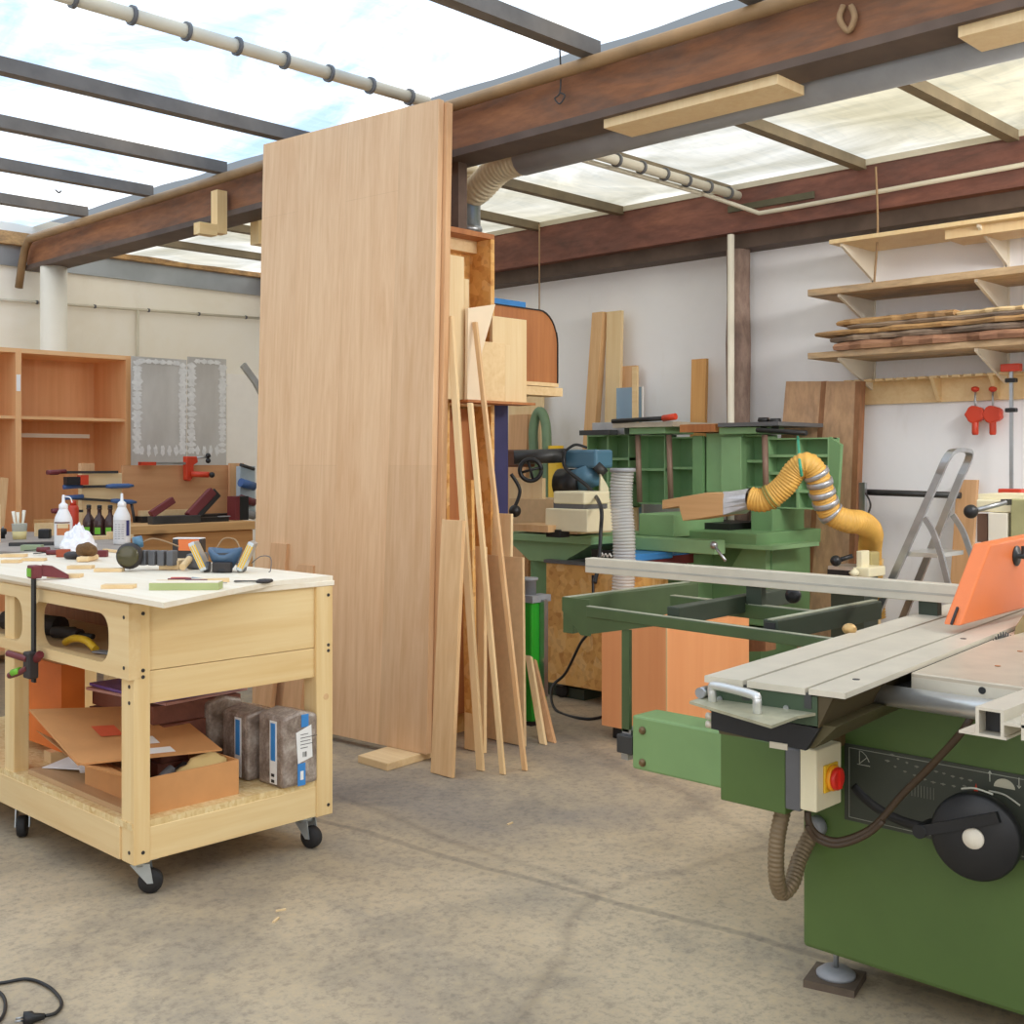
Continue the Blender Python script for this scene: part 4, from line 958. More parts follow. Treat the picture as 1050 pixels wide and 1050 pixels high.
def leaner(name, label, b, tp, w, thick, dx, mat, cat='board', group=None, wd=(0,1,0)):
    p0 = ZP(b[0], b[1], 0.003); p1 = XP(tp[0], tp[1], p0.x+dx); W = V(*wd)*w/2
    n = (p1-p0).cross(V(*wd)).normalized()
    if n.x < 0: n = -n
    return tag(MB().slab([p0-W, p0+W, p1+W, p1-W], n*thick).build(name, mat, None, .0015), label, cat, group)
leaner('leaning_board', 'wide smooth board leaning against the right edge of the tall panel', (452, 795), (463.5, 533), .135, .02, .10, STRIP)
leaner('leaning_strip', 'long thin strip leaning at far left, closest to the tall panel edge', (491.5, 790), (460, 324), .04, .016, .10, STRIP2, 'strip')
leaner('leaning_strip', 'long thin strip in the middle of three leaning strips, its top under the rack shelf', (514.5, 794), (481, 413), .028, .014, .09, STRIP2, 'strip')
leaner('leaning_strip', 'rightmost long thin strip leaning diagonally to the shelf boards', (537, 790), (486, 330), .026, .014, .14, STRIP, 'strip')
leaner('leaning_board', 'medium board standing behind the thin leaning strips', (486, 770), (487, 560), .13, .02, .12, STRIP2)
leaner('leaning_board', 'wide brownish fibreboard sheet leaning behind the rightmost long strip', (517, 761), (515.5, 570), .265, .016, .06, MDF)
leaner('leaning_board', 'taller plywood sheet leaning behind the fibreboard sheet', (502, 755), (504, 526), .27, .016, .05, PALE)
leaner('leaning_board', 'narrow upright board behind the long strips at the rack', (482, 768), (478, 492), .07, .02, .06, OSB)
leaner('leaning_strip', 'short strip on the right leaning against the fibreboard sheet', (565, 761), (541, 660), .045, .025, .25, BEECH_EDGE, 'strip')
leaner('leaning_strip', 'pale short strip just left of the other short leaning strip', (556, 763), (541, 672), .04, .02, .2, PALE, 'strip')
leaner('short_batten', 'short thin batten propped low among the leaning strips', (514, 756), (497, 714), .02, .015, .15, STRIP2, 'batten')
leaner('leaning_board', 'beech board leaning on the tall panel behind the bench corner', (266, 748), (286, 557), .14, .03, .10, BEECH_EDGE)
leaner('leaning_board', 'shorter beech board leaning right of another behind the bench', (296, 754), (312, 579), .15, .03, .09, BEECH_EDGE)

# ------------------------------------------------------------------ rack of offcuts behind the post
YK = 4.12
rx0, rx1 = YP(458, 240, YK).x, YP(507, 240, YK).x; zr = YP(483, 236, YK).z
zsh = YP(490, 412, YK).z
t = thing('timber_rack', 'tall narrow strand-board rack full of offcuts behind the tall panel', 'rack', ((rx0+rx1)/2, YK+.08, 0))
MB().box(rx0, rx1, YK, YK+.17, zr-.025, zr).build('top_board', BROWN_V, t)
MB().box(rx1-.025, rx1, YK, YK+.17, 0, zr-.025).build('side_board', OSB, t)
MB().box(rx0, rx0+.02, YK, YK+.17, 0, zr-.025).build('side_board', OSB, t)
MB().box(rx0+.02, rx1-.025, YK+.15, YK+.17, 0, zr-.025).build('back_board', OSB, t)
MB().box(rx0+.02, rx1-.025, YK+.1, YK+.15, zr-.085, zr-.025).build('cross_rail', BLOCK, t)
MB().box(rx0+.02, YP(538, 412, YK-.05).x, YK-.125, YK+.0, zsh-.012, zsh).build('shelf', BROWN_V, t)
MB().box(rx0+.02, rx1-.025, YK, YK+.15, zsh-.02, zsh).build('shelf', BLOCK, t)
MB().box(rx0+.02, rx1-.026, YK+.12, YK+.14, .1, zsh-.03).build('lower_panel', BROWN_V, t)
x0 = rx1+.003; x1 = YP(521, 470, YK+.06).x
tag(MB().box(x0, x1, YK+.06, YK+.09, .0, YP(514, 414, YK+.06).z).build('navy_board', NAVY), 'dark navy blue board standing upright beside the strand-board rack', 'board')
def rackboard(px0, px1, py0, py1, Y, th, mat, label, nm='offcut_board', z0=None):
    m = MB(); c = (px0+px1)/2
    m.box(YP(px0, py1, Y).x, YP(px1, py1, Y).x, Y, Y+th, zsh if z0 is None else z0, YP(c, py0, Y).z)
    return tag(m.build(nm, mat, None, .0015), label, 'board')
rackboard(459, 476, 262, 412, YK-.08, .03, PALE, 'tall pale board standing on rack shelf closest to the tall panel')
rackboard(476, 481, 286, 412, YK-.04, .03, PALE, 'narrow pale board directly right of the tall pale one on the rack shelf')
rackboard(505, 540, 326, 412, YK-.05, .02, PALE, 'square pale plywood piece at the right end of rack shelf')
rackboard(493, 518, 351, 412, YK-.09, .03, BLOCK, 'brown grained board in front of the square plywood on rack shelf')
rackboard(518, 523, 354, 412, YK-.09, .02, PALE, 'thin pale lath between brown grained board and plywood on the rack shelf')
rackboard(479, 493, 358, 412, YK-.09, .02, OSB, 'small strand board piece behind the thin leaning strips on rack shelf')
p = [YP(480, 316, YK-.115), YP(508, 312, YK-.115), YP(494, 362, YK-.115), YP(479, 362, YK-.115)]
q = [V(p[0].x, YK-.115, p[0].z), V(p[1].x, YK-.115, p[1].z), V(p[2].x, YK-.115, p[2].z), V(p[2].x, YK-.115, zsh), V(p[3].x, YK-.115, zsh)]
tag(MB().prism(q, (0,.018,0)).build('tapered_board', plain('tapered_face', (240,218,186), .6, 0, .04)), 'white tapered board with a slanted edge on the rack shelf', 'board')
# brown curved case on an arm
YQ = 4.24
zc0 = YP(540, 391, YQ).z; zc1 = YP(540, 317, YQ).z
xa, xb_ = rx1+.004, YP(571, 360, YQ).x
prof = [(xa, zc0), (xb_, zc0)]+[(xb_-.14+.14*math.cos(a), zc1-.17+.17*math.sin(a)) for a in [i*PI/16 for i in range(9)]]+[(xa, zc1)]
t = thing('curved_case', 'old brown wooden case with a rounded top corner on arm beside the rack', 'case', ((xa+xb_)/2, YQ+.15, zc0))
MB().prism([(x, YQ, z) for x, z in prof], (0,.3,0)).build('case_body', BROWN_V, t)
MB().box(xa, xb_+.005, YQ-.008, YQ+.3, zc0-.02, zc0).build('base_board', BLOCK, t)
e = prof[1:]; m = MB()
for (xa_, za), (xc, zc) in zip(e, e[1:]): m.slab([(xa_, YQ-.006, za), (xc, YQ-.006, zc), (xc, YQ+.3, zc), (xa_, YQ+.3, za)], ((.006, 0, .003) if xc > xb_-.02 else (.001, 0, .007)))
m.build('black_edging', BLACK, t)
t = thing('wall_bracket', 'short stacked timber arm carrying the brown curved case', 'bracket', (xb_-.1, YQ+.1, zc0-.1))
a0, a1 = YP(541, 394, YQ-.02).x, YP(577, 394, YQ-.02).x
MB().box(a0-.18, a1, YQ-.02, YQ+.1, zc0-.07, zc0-.025).build('upper_arm', BLOCK, t)
MB().box(rx1, a1-.12, YQ+.12, YQ+.2, zc0-.07, zc0-.022).build('rear_arm', BROWN_V, t)
p0 = YP(505, 305, YQ+.1); p1 = YP(539, 310, YQ+.1); tag(MB().slab([p0, p1, p1+V(0,.2,.0), p0+V(0,.2,0)], (0, 0, -.05)).build('blue_sheet', BLUE), 'bright blue flat strip lying on top of the brown curved case', 'strip')
# ------------------------------------------------------------------ spindle moulder with power feeder
D = 6.9
def dbox(m, px0, px1, py0, py1, Dd, dep):      # axis-aligned block: face to -X through the sight lines
    c = DP((px0+px1)/2, py1, Dd); return XB(m, px0, px1, py0, py1, c.x, dep)
base = DP(552, 700, D); base.z = 0
t = thing('spindle_moulder', 'green spindle moulder with blue power feeder on a steel arm beside the rack', 'machine', base)
ct = DP(553, 550, D)
zt = DP(590, 547, D).z
xA, xB_ = ct.x-.05, ct.x+.6
y1_ = XP(520, 550, ct.x).y; y0_ = XP(612, 550, ct.x).y
MB().box(xA, xB_, y0_, y1_, zt-.045, zt).build('table', GREEN, t, .004)
MB().prism([(xA+.03, y0_+.02, zt-.045), (xA+.03, y1_-.02, zt-.045), (xA+.03, y1_-.2, zt-.16), (xA+.03, y0_+.25, zt-.16)], (.5,0,0)).build('table_casting', GREEN, t)
MB().box(xA+.08, xB_-.1, y1_-.58, y1_-.16, .06, zt-.15).build('stand', GREEN_D, t, .01)
MB().box(xA+.04, xB_-.05, y1_-.62, y1_-.1, 0, .06).build('plinth', FRAMEG_D, t)
wb = dbox(MB(), 522, 592, 512, 546, D-.1, .3).build('fence_housing', MDF, t)
dbox(MB(), 522, 556, 490, 513, D+.1, .03).build('fence_board', PALE, t)
dbox(MB(), 524, 562, 538, 545, D-.45, .2).build('work_strip', STRIP, t)
MB().tube([DP(527, 469, D), DP(580, 467, D)], .042, 16).build('steel_arm', DARKST, t)
dbox(MB(), 517, 535, 461, 479, D+.05, .12).build('arm_bracket', plain('rust_bracket', (116,74,48), .6), t, .01)
dbox(MB(), 578, 611, 461, 480, D-.05, .16).build('gear_housing', BLUEG, t, .015)
MB().tube([DP(598, 478, D), DP(606, 500, D)], .085, 16).build('gear_neck', BLUEG, t)
MB().tube([DP(574, 495, D+.1), DP(598, 496, D)], .085, 18).build('motor', BLACK, t)
MB().tube([DP(611, 477, D-.1), DP(620, 486, D-.1)], .03, 12).build('end_cap', DARKST, t)
m = MB(); ring = [DP(544, 482, D-.15)+RT*.062*math.cos(a)+UP*.062*math.sin(a) for a in [i*PI/12 for i in range(25)]]
hw = m.tube(ring, .013, 8).build('hand_wheel', BLACK, t)
MB().tube([ring[1], ring[13]], .008, 8).build('spoke', BLACK, hw); MB().tube([ring[7], ring[19]], .008, 8).build('spoke', BLACK, hw)
MB().tube(bez([DP(524, 486, D-.3), DP(533, 503, D-.3), DP(527, 522, D-.3)]), .01, 8).build('crank', BLACK, t)
MB().ball(DP(528, 524, D-.3), .035).build('crank_knob', BLACK, t)
f = dbox(MB(), 559, 602, 522, 545, D-.55, .28).build('feeder_body', CREAM, t, .006)
dbox(MB(), 567, 599, 504, 517, D-.5, .22).build('feeder_cap', CREAM, t, .01)
dbox(MB(), 567.5, 598.5, 515, 523, D-.49, .2).build('dark_gap', GREYD, t)
a = DP(612, 545, D-.4)
MB().prism([DP(614, 542, D-.3), DP(627, 534, D-.2), DP(624, 500, D-.2), DP(616, 486, D-.25)], FW*.1).build('feeder_side_cover', CREAM, t)
for px, py in ((608, 528), (620, 524)): MB().ball(DP(px, py, D-.5), .016).build('knob', BLACK, t)
dbox(MB(), 560, 574, 543, 551, D-.5, .08).build('feed_roller', RUBBER, t)
MB().tube(bez([DP(579, 462, D-.1), DP(580, 480, D-.12), DP(604, 500, D-.3), DP(616, 520, D-.7), DP(616, 545, D-.75), DP(614, 575, D-.8), DP(610, 598, D-.85)]), .011, 8).build('power_cable', BLACK, t)
MB().tube(bez([DP(580, 462, D-.06), DP(590, 456, D-.06), DP(602, 459, D-.06)]), .008, 8).build('loop_cable', BLACK, t)
# things behind it on the white wall
XW = 6.46
def wallboard(px0, px1, pxb0, pxb1, py0, mat, label, X=6.4, nm='standing_board', th=.03):
    a = XP(px0, py0, X); b = XP(px1, py0, X); sh = XP(pxb0, 474, X-.06).y-XP(px0, 474, X-.06).y
    zt = (a.z+b.z)/2
    m = MB().slab([(X-.08, a.y+sh, 0), (X-.08, b.y+sh, 0), (X, b.y, zt), (X, a.y, zt)], (th,0,0))
    return tag(m.build(nm, mat, None, .002), label, 'board')
wallboard(607, 618, 590, 598, 320, STRIP, 'tall narrow beam leaning left on the white wall behind the green machine', 6.38, th=.06)
wallboard(622, 637, 623, 638, 319, PALE, 'tall pale board standing upright on the white wall right of the leaning beam', 6.4)
wallboard(638, 652, 638, 652, 375, BEECH_EDGE, 'shorter board standing right of the tall pale board', 6.42)
wallboard(709, 724, 709.5, 724.5, 368, wood('honey_board', (222,170,104), (200,142,78), 'z', 40), 'single honey coloured board standing on the wall behind the green planer', 6.38)
wallboard(522, 556, 522, 556, 395, PALE, 'very pale wide board standing behind the curved case', 6.42)
wallboard(522, 541, 522, 541, 425, BEECH_EDGE, 'brown grained board standing behind the steel arm', 6.3, th=.06)
t = thing('yellow_tube', 'tall yellow tube standing behind the steel arm of spindle moulder', 'tube', (XP(570, 457, 6.2).x, XP(570, 457, 6.2).y, 0))
a = XP(570, 457, 6.2); MB().lathe([(.055,0),(.055,a.z),(.04,a.z)], (6.2, a.y, 0)).build('tube_body', YELLOW, t); MB().lathe([(.057,a.z-.06),(.057,a.z-.04)], (6.2, a.y, 0)).build('end_ring', HOSEY, t)
tag(MB().tube(bez([XP(549, 560, 6.25), XP(548, 480, 6.25), XP(547, 440, 6.25), XP(553, 422, 6.25), XP(560, 438, 6.25), XP(562, 500, 6.2), XP(572, 560, 6.2), XP(578, 600, 6.15), (6.1, XP(580, 600, 6.1).y, .03)]), .036, 10).build('green_hose', plain('hose_green', (110,136,104), .5)), 'green flexible hose looped over at the wall behind the spindle moulder', 'hose')
a = XP(645, 400, 6.3); p0, p1 = XP(632, 398, 6.3), XP(658, 398, 6.3)
PANE, nt, bb = newmat('blue_pane'); bb.inputs['Base Color'].default_value = lin((150,186,214)); bb.inputs['Roughness'].default_value = .15; bb.inputs['Alpha'].default_value = .7
t = thing('glass_pane', 'pale blue glass pane standing in front of the shorter wall board', 'pane', (6.3, (p0.y+p1.y)/2, 0))
MB().box(6.3, 6.306, p1.y, p0.y, .5, p0.z).build('glass', PANE, t); MB().box(6.298, 6.308, p1.y-.01, p1.y, .5, p0.z).build('white_edge', WHITE, t)
MB().box(6.25, 6.36, p1.y-.0, p0.y, 0, .5).build('pane_stand', BLOCK, t)
a = XP(650, 376, 6.25); tag(MB().box(6.25, 6.27, XP(653, 376, 6.25).y, XP(648, 376, 6.25).y, 0, a.z).build('thin_lath', BLOCK), 'thin lath standing in front of the blue glass pane', 'lath')

# ------------------------------------------------------------------ green planer thicknesser
X = 5.9
c = XP(720, 560, X)
t = thing('planer_thicknesser', 'large green planer thicknesser with its ribbed tables tilted up at the back', 'machine', (X+.2, c.y, 0))
def ribbed(px0, px1, py0, py1, X, cols, rows, nm, bars=()):
    y1, y0 = XP(px0, py1, X).y, XP(px1, py1, X).y; pc = (px0+px1)/2; z0, z1 = XP(pc, py1, X).z, XP(pc, py0, X).z
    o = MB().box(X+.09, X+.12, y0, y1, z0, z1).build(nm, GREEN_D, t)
    m = MB()
    for i in range(cols+1):
        y = y0+(y1-y0)*i/cols; m.box(X, X+.09, max(y0, y-.008), min(y1, y+.008), z0, z1)
    m.build('rib', GREEN, o)['kind'] = 'stuff'
    m = MB()
    for j in range(rows+1):
        z = z0+(z1-z0)*j/rows; m.box(X+.002, X+.09, y0, y1, max(z0, z-.008), min(z1, z+.008))
    m.build('cross_rib', GREEN, o)['kind'] = 'stuff'
    return o
ribbed(602, 645, 446, 520, X, 2, 3, 'table_underside')
ribbed(655, 682, 446, 517, X-.02, 1, 2, 'table_underside')
ribbed(688, 722, 448, 512, X, 1, 2, 'table_underside')
ribbed(762, 786, 446, 500, X, 1, 2, 'table_underside')
ribbed(787, 850, 449, 522, X-.02, 2, 4, 'table_underside')
for px in (654, 686, 784): MB().tube([XP(px, 446, X-.06), XP(px+2, 515, X-.06)], .018, 10).build('lift_column', plain('brown_bar', (150,120,104), .5, .2), t)
XB(MB(), 724, 762, 444, 505, X-.03, .15).build('centre_housing', GREEN, t, .004)
XB(MB(), 739, 760, 448, 505, X-.06, .06).build('housing_door', GREEN, t, .004)
a0 = XP(850, 448, X-.02); b0 = XP(862, 456, X-.02); c0_ = XP(858, 522, X-.02); d0 = XP(850, 522, X-.02)
MB().prism([a0, b0, c0_, d0], (.03,0,0)).build('table_lip', GREEN_D, t)
# closed table edges seen from the side, on top
XB(MB(), 628, 690, 433, 438, X-.14, .5).build('table_plate', CAST, t)
XB(MB(), 736, 798, 433, 437, X-.14, .5).build('table_plate', GREYD, t)
XB(MB(), 645, 682, 438, 445, X-.1, .3).build('table_casting', GREEN, t, .004)
XB(MB(), 737, 776, 438, 445, X-.1, .3).build('table_casting', GREEN, t, .004)
XB(MB(), 607, 640, 433, 446, X-.12, .15).build('cutter_guard', STEEL, t, .004)
XB(MB(), 594, 625, 441, 446, X-.2, .1).build('guard_plate', DARKST, t)
MB().tube([XP(628, 432, X-.15), XP(680, 429, X-.15)], .014, 8).build('guard_lever', BLACK, t)
MB().tube([XP(680, 429, X-.15), XP(693, 427, X-.15)], .02, 8).build('lever_grip', RED, t)
XB(MB(), 697, 733, 435, 443, X-.14, .3).build('wood_guide', BROWN_V, t)
MB().tube([XP(776, 441, X-.16), XP(827, 444, X-.16)], .014, 8).build('clamp_rod', BLACK, t)
for px, py in ((783, 436), (795, 437)): MB().lathe([(.02,0),(.022,.03),(.035,.04),(.03,.06)], XP(px, py+3, X-.1)).build('clamp_knob', BLACK, t)
# rack of toothed bar and body
MB().box(X-.06, X-.03, XP(726, 470, X).y, XP(716, 470, X).y, XP(720, 508, X).z, XP(720, 447, X).z).build('toothed_rack', GREEN_D, t)
XB(MB(), 655, 691, 527, 550, X-.5, .5).build('end_block', GREEN, t, .006)
XB(MB(), 640, 733, 552, 566, X-.62, .1).build('feed_rail', GREEN, t, .006)
a = XP(732, 559, X-.62); MB().ball(a, .022).build('rail_end', STEEL, t)
MB().tube([a, XP(744, 575, X-.65)], .008, 8).build('lever_rod', STEEL, t)
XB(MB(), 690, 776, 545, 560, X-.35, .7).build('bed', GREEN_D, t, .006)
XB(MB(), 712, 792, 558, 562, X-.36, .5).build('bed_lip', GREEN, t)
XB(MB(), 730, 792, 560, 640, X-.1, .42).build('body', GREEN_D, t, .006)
XB(MB(), 640, 710, 567, 640, X-.3, .5).build('body', GREEN, t, .006)
a = XP(735, 545, X-.3); 
MB().prism([XP(748, 585, X-.15), XP(762, 562, X-.15), XP(785, 562, X-.15), XP(785, 585, X-.15)], (.05,0,0)).build('gusset', GREEN, t)
yb0, yb1 = XP(790, 640, X).y, XP(640, 640, X).y
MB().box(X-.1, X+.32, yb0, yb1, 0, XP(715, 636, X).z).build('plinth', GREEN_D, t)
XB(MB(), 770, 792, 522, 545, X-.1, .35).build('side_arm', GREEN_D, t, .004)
XB(MB(), 693, 748, 536, 546, X-.2, .4).build('cutter_shadow_box', BLACK, t)  # black block painted as the shade of the cavity under the hood
# small badge plate with dark slashes
p0 = XP(693, 577, X-.32); m = MB()
pl = XB(MB(), 693, 705, 571, 581, X-.303, .003).build('badge_plate', WHITE, t)
m = MB()
for k in range(4): 
    q = [XP(694.5+k*2.7+dx, py, X-.306) for dx, py in ((0, 579), (1.4, 579), (2.2, 573), (.8, 573))]; m.prism(q, (.002,0,0))
m.build('dark_slashes', BLACK, pl)
# wooden hood, funnel and hose
X2 = X-.75
pts = [XP(px, py, X2) for px, py in ((679, 513), (725, 505), (742, 506), (741, 528), (700, 534), (696, 519), (679, 522))]
t = thing('wooden_hood', 'plywood dust hood with grey tape funnel lying on the green planer', 'hood', (X2+.1, pts[3].y, pts[4].z))
MB().prism(pts, (.22,0,0)).build('hood_box', wood('hood_ply', (220,176,124), (204,156,104), 'y', 40), t, .002)
TAPE = plain('silver_tape', (178,178,182), .3, .5, .15, 20)
pf = [XP(741.5, 504, X2), XP(741.5, 528, X2)]
e = XP(770, 511, X2+.12)
q = []; m = MB(); vs = []; n = 16
for i in range(n):
    a = 2*PI*i/n; ca, sa = math.cos(a), math.sin(a)
    mx = max(abs(ca), abs(sa)); yy = pf[0].y
    vs.append(V(X2+.11+.11*ca/mx, yy, (pf[0].z+pf[1].z)/2+(pf[0].z-pf[1].z)/2*sa/mx))
for i in range(n):
    a = 2*PI*i/n; vs.append(e+V(.055*math.cos(a), 0, .055*math.sin(a)))
m.add(vs, [(i, (i+1) % n, n+(i+1) % n, n+i) for i in range(n)]).build('tape_funnel', TAPE, t)
hx = [e+V(0,.005,0), XP(782, 513, X2+.14), XP(794, 507, X2+.16), XP(806, 496, X2+.18), XP(816, 482, X2+.2), XP(828, 476, X2+.22), XP(838, 488, X2+.26), XP(844, 508, X2+.3), XP(852, 526, X2+.35), XP(868, 534, X2+.4), XP(883, 536, X2+.5), XP(893, 546, X2+.65), XP(892, 570, X2+.8), (X2+.85, XP(892, 600, X2+.8).y, .5)]
zv = hx[-2]
t = thing('extraction_hose', 'yellow ribbed extraction hose patched with silver tape, arching over the green planer', 'hose', (hx[5].x, hx[5].y, hx[5].z-.1))
corrugated(MB(), hx, .064, .015, .1, 16, 8).build('ribbed_hose', HOSEY, t)
line = bez(hx, 8)
for k, ln in ((46, 2), (50, 2), (54, 2), (58, 2), (63, 2)):
    pts2 = line[k:k+ln+1]; MB().tube(pts2, .069, 16).build('tape_band', TAPE, t)
for k in (12, 14): MB().tube(line[k:k+2], .0685, 16).build('hose_band', plain('olive_band', (150,140,70), .5), t)
a = XP(818, 448, X-.1); wire([a+V(0,0,.0), XP(819, 460, X-.3), XP(820, 474, X2+.12), XP(822, 488, X2+.13)], .008, 'green rope holding up the arch of the yellow extraction hose', ROPE, 'rope', 'green_rope')
# old planks
for px0, px1, b0, b1, lab in ((806, 842, 795, 834, 'left one of two old brown planks leaning on the white wall'), (842, 877, 838, 876, 'right one of two old brown planks leaning on the white wall')):
    Xp = 6.3; a = XP(px0, 391, Xp); b = XP(px1, 391, Xp); ba = XP(b0, 590, Xp); bb_ = XP(b1, 590, Xp); k = (a.z)/(a.z-ba.z)
    A0 = a+(ba-a)*k; B0 = b+(bb_-b)*k
    o = thing('old_plank', lab, 'plank', ((A0+B0)/2)-V(.12,0,0)); 
    MB().slab([A0+V(-.12,0,0), B0+V(-.12,0,0), b, a], (.06,0,0)).build('plank_face', OLDPLANK, o)
    MB().slab([B0+V(-.12,-.001,0), B0+V(-.12,-.035,0), b+V(0,-.035,0), b+V(0,-.001,0)], (.06,0,0)).build('sawn_edge', OLDEDGE, o)
tag(MB().slab([XP(768, 668, 5.3), XP(785, 668, 5.3), XP(785, 652, 5.3), XP(768, 652, 5.3)], (.1,0,0)).build('floor_block', OLDEDGE) , 'short block of old wood on the floor beyond the orange cabinet', 'block')

# ------------------------------------------------------------------ strand-board box, tray, clear hose, orange cabinet, green bin
Xo = 5.0
y1, y0 = XP(560, 640, Xo).y, XP(640, 640, Xo).y; zt = XP(575, 578, Xo).z
t = thing('rolling_box', 'large strand-board box on castors behind the green outrigger frame', 'box', (Xo+.22, (y0+y1)/2, 0))
MB().box(Xo, Xo+.4, y0, y1, .085, zt).build('box_body', OSB, t, .003)
MB().box(Xo-.01, Xo+.42, y0-.01, y1+.01, zt, zt+.018).build('box_lid', GREYD, t)
for x, y in ((Xo+.05, y1-.08), (Xo+.35, y1-.08), (Xo+.05, y0+.08), (Xo+.35, y0+.08)):
    c_ = MB().box(x-.03, x+.03, y-.03, y+.03, .07, .085).build('castor', GREYD, t)
    MB().lathe([(.01,-.015),(.038,-.015),(.04,0),(.038,.015),(.01,.015)], (x, y, .04), (1,.3,0)).build('wheel', RUBBER, c_)
zl = zt+.0185
def onO(px, py): return ZP(px, py, zl)
t = thing('blue_case', 'flat bright blue case with black end and white lettering on strand-board box', 'case', (Xo+.2, y0+.2, zl))
cy0, cy1 = XP(665, 570, Xo+.05).y, XP(611, 570, Xo+.05).y
MB().box(Xo+.02, Xo+.36, XP(655, 570, Xo+.05).y, cy1, zl+.022, zl+.06).build('case_lid', BLUE, t, .004)
MB().box(Xo+.02, Xo+.36, XP(655, 570, Xo+.05).y, cy1, zl, zl+.02).build('case_base', MAROON, t)
MB().box(Xo+.012, Xo+.02, XP(628, 570, Xo).y, cy1, zl+.01, zl+.075).build('black_end', BLACK, t)
m = MB().tube(bez([XP(613, 571, Xo+.008), XP(616, 567, Xo+.008), XP(618, 569, Xo+.008), XP(615, 571, Xo+.008)]), .005, 6).tube(bez([XP(619, 571, Xo+.008), XP(621, 568, Xo+.008), XP(623, 571, Xo+.008), XP(625, 568, Xo+.008), XP(627, 571, Xo+.008)]), .005, 6)
m.build('white_script', PAPER, t)
t2 = thing('red_tray', 'dark red flat tray under and behind the blue case', 'tray', (Xo+.2, y0, zl))
tr = ZP(700, 577, .85)
MB().box(Xo+.37, Xo+.6, XP(690, 575, Xo+.4).y, XP(620, 570, Xo+.4).y, zl-.02, zl+.03).build('tray_body', MAROON, t2); MB().box(Xo+.4, Xo+.58, XP(688, 575, Xo+.4).y, XP(625, 570, Xo+.4).y, zl+.03, zl+.036).build('blue_cover', BLUE, t2)
tag(MB().cbox(XP(636, 562, Xo+.2)+V(0,.25,-.0), (.1,.12,.05)).build('grey_gadget', GREYP, None, .006), 'small grey gadget lying on the blue case', 'gadget')

Xc = 4.45
yc0, yc1 = XP(684, 700, Xc).y, XP(617, 700, Xc).y; zc = XP(650, 640, Xc).z
xc1 = YP(768, 660, yc0).x
t = thing('orange_cabinet', 'orange-brown wooden cabinet on the floor behind the green support leg', 'cabinet', ((Xc+xc1)/2, (yc0+yc1)/2, 0))
MB().box(Xc, Xc+.02, yc0+.02, yc1, .06, zc).build('front_panel', ORANGE_B, t)
MB().box(Xc, xc1, yc0, yc0+.02, .06, zc).build('side_panel', ORANGE_B, t)
MB().box(Xc+.02, xc1, yc1-.02, yc1, .06, zc).build('side_panel', ORANGE_B, t)
MB().box(xc1-.02, xc1, yc0+.02, yc1-.02, .06, zc).build('back_panel', ORANGE_B, t)
MB().box(Xc+.02, xc1-.02, yc0+.02, yc1-.02, zc-.03, zc-.01).build('top_panel', ORANGE_B, t)
MB().box(Xc-.0015, Xc+.001, yc0-.0015, yc0+.006, .06, zc).build('pale_edge', STRIP2, t)
for x, y in ((Xc+.06, yc1-.06), (xc1-.06, yc1-.06), (Xc+.06, yc0+.06), (xc1-.06, yc0+.06)):
    MB().lathe([(.03,0),(.03,.05),(.02,.06)], (x, y, 0)).build('foot', RUBBER, t)
CLR, nt, bb = newmat('clear_hose'); bb.inputs['Base Color'].default_value = lin((206,204,200)); bb.inputs['Roughness'].default_value = .25; bb.inputs['Alpha'].default_value = .6
ch = XP(638, 625, Xc+.2); zc2 = zc-.0095
q = [(ch.x, ch.y-.0, zc2), XP(640, 560, ch.x), XP(637, 510, ch.x), XP(638.5, 482, ch.x)]
t = thing('clear_dust_hose', 'upright grey translucent ribbed dust hose standing in front of the green planer', 'hose', (ch.x, ch.y, zc2))
corrugated(MB(), q, .062, .016, .16, 18, 12).build('hose_wall', CLR, t)
MB().lathe([(.064,0),(.066,.01),(.064,.02)], XP(638.5, 484, ch.x)).build('hose_rim', GREYP, t)
tag(MB().slab([XP(643, 582, 4.75), XP(648, 582, 4.75), XP(648, 566, 4.75), XP(643, 566, 4.75)], (.03,0,0)).build('wood_stub', BLOCK), 'tiny wood stub standing on the fence rail beside the clear hose', 'block') if False else None

g = DP(545, 715, 6.0)
t = thing('chip_bin', 'bright green chip bin with grey metal neck behind the leaning boards', 'bin', (g.x, g.y, 0))
MB().box(g.x, g.x+.12, XP(545, 650, g.x).y, XP(536, 650, g.x).y, .02, XP(541, 617, g.x).z).build('bin_body', BRIGHTG, t, .01)
MB().box(g.x+.0, g.x+.12, XP(545, 700, g.x).y, XP(536, 700, g.x).y, 0, .02).build('bin_base', BLACK, t)
a = XP(542, 612, g.x+.06); MB().lathe([(.04,0),(.04,.12),(.05,.122),(.05,.135)], V(a.x, a.y, a.z-.035)).build('metal_neck', GREYP, t)
XB(MB(), 535, 546, 611, 618, g.x-.005, .14).build('bin_rim', GREYP, t)
a = g+V(.15,0,0)
tag(XB(MB(), 553.5, 558, 615, 714, g.x+.06, .03).build('steel_upright', STEEL), 'grey steel upright standing between chip bin and strand-board box', 'upright')
wire([XP(608, 590, 4.98), XP(607, 640, 4.93), XP(595, 660, 4.9), XP(580, 690, 4.9), XP(566, 705, 4.85), ZP(570, 728, .008), ZP(600, 737, .008), ZP(625, 733, .008), ZP(650, 725, .008)], .008, 'black cable hanging over the strand-board box and along the floor', BLACK, 'cable', 'floor_cable')

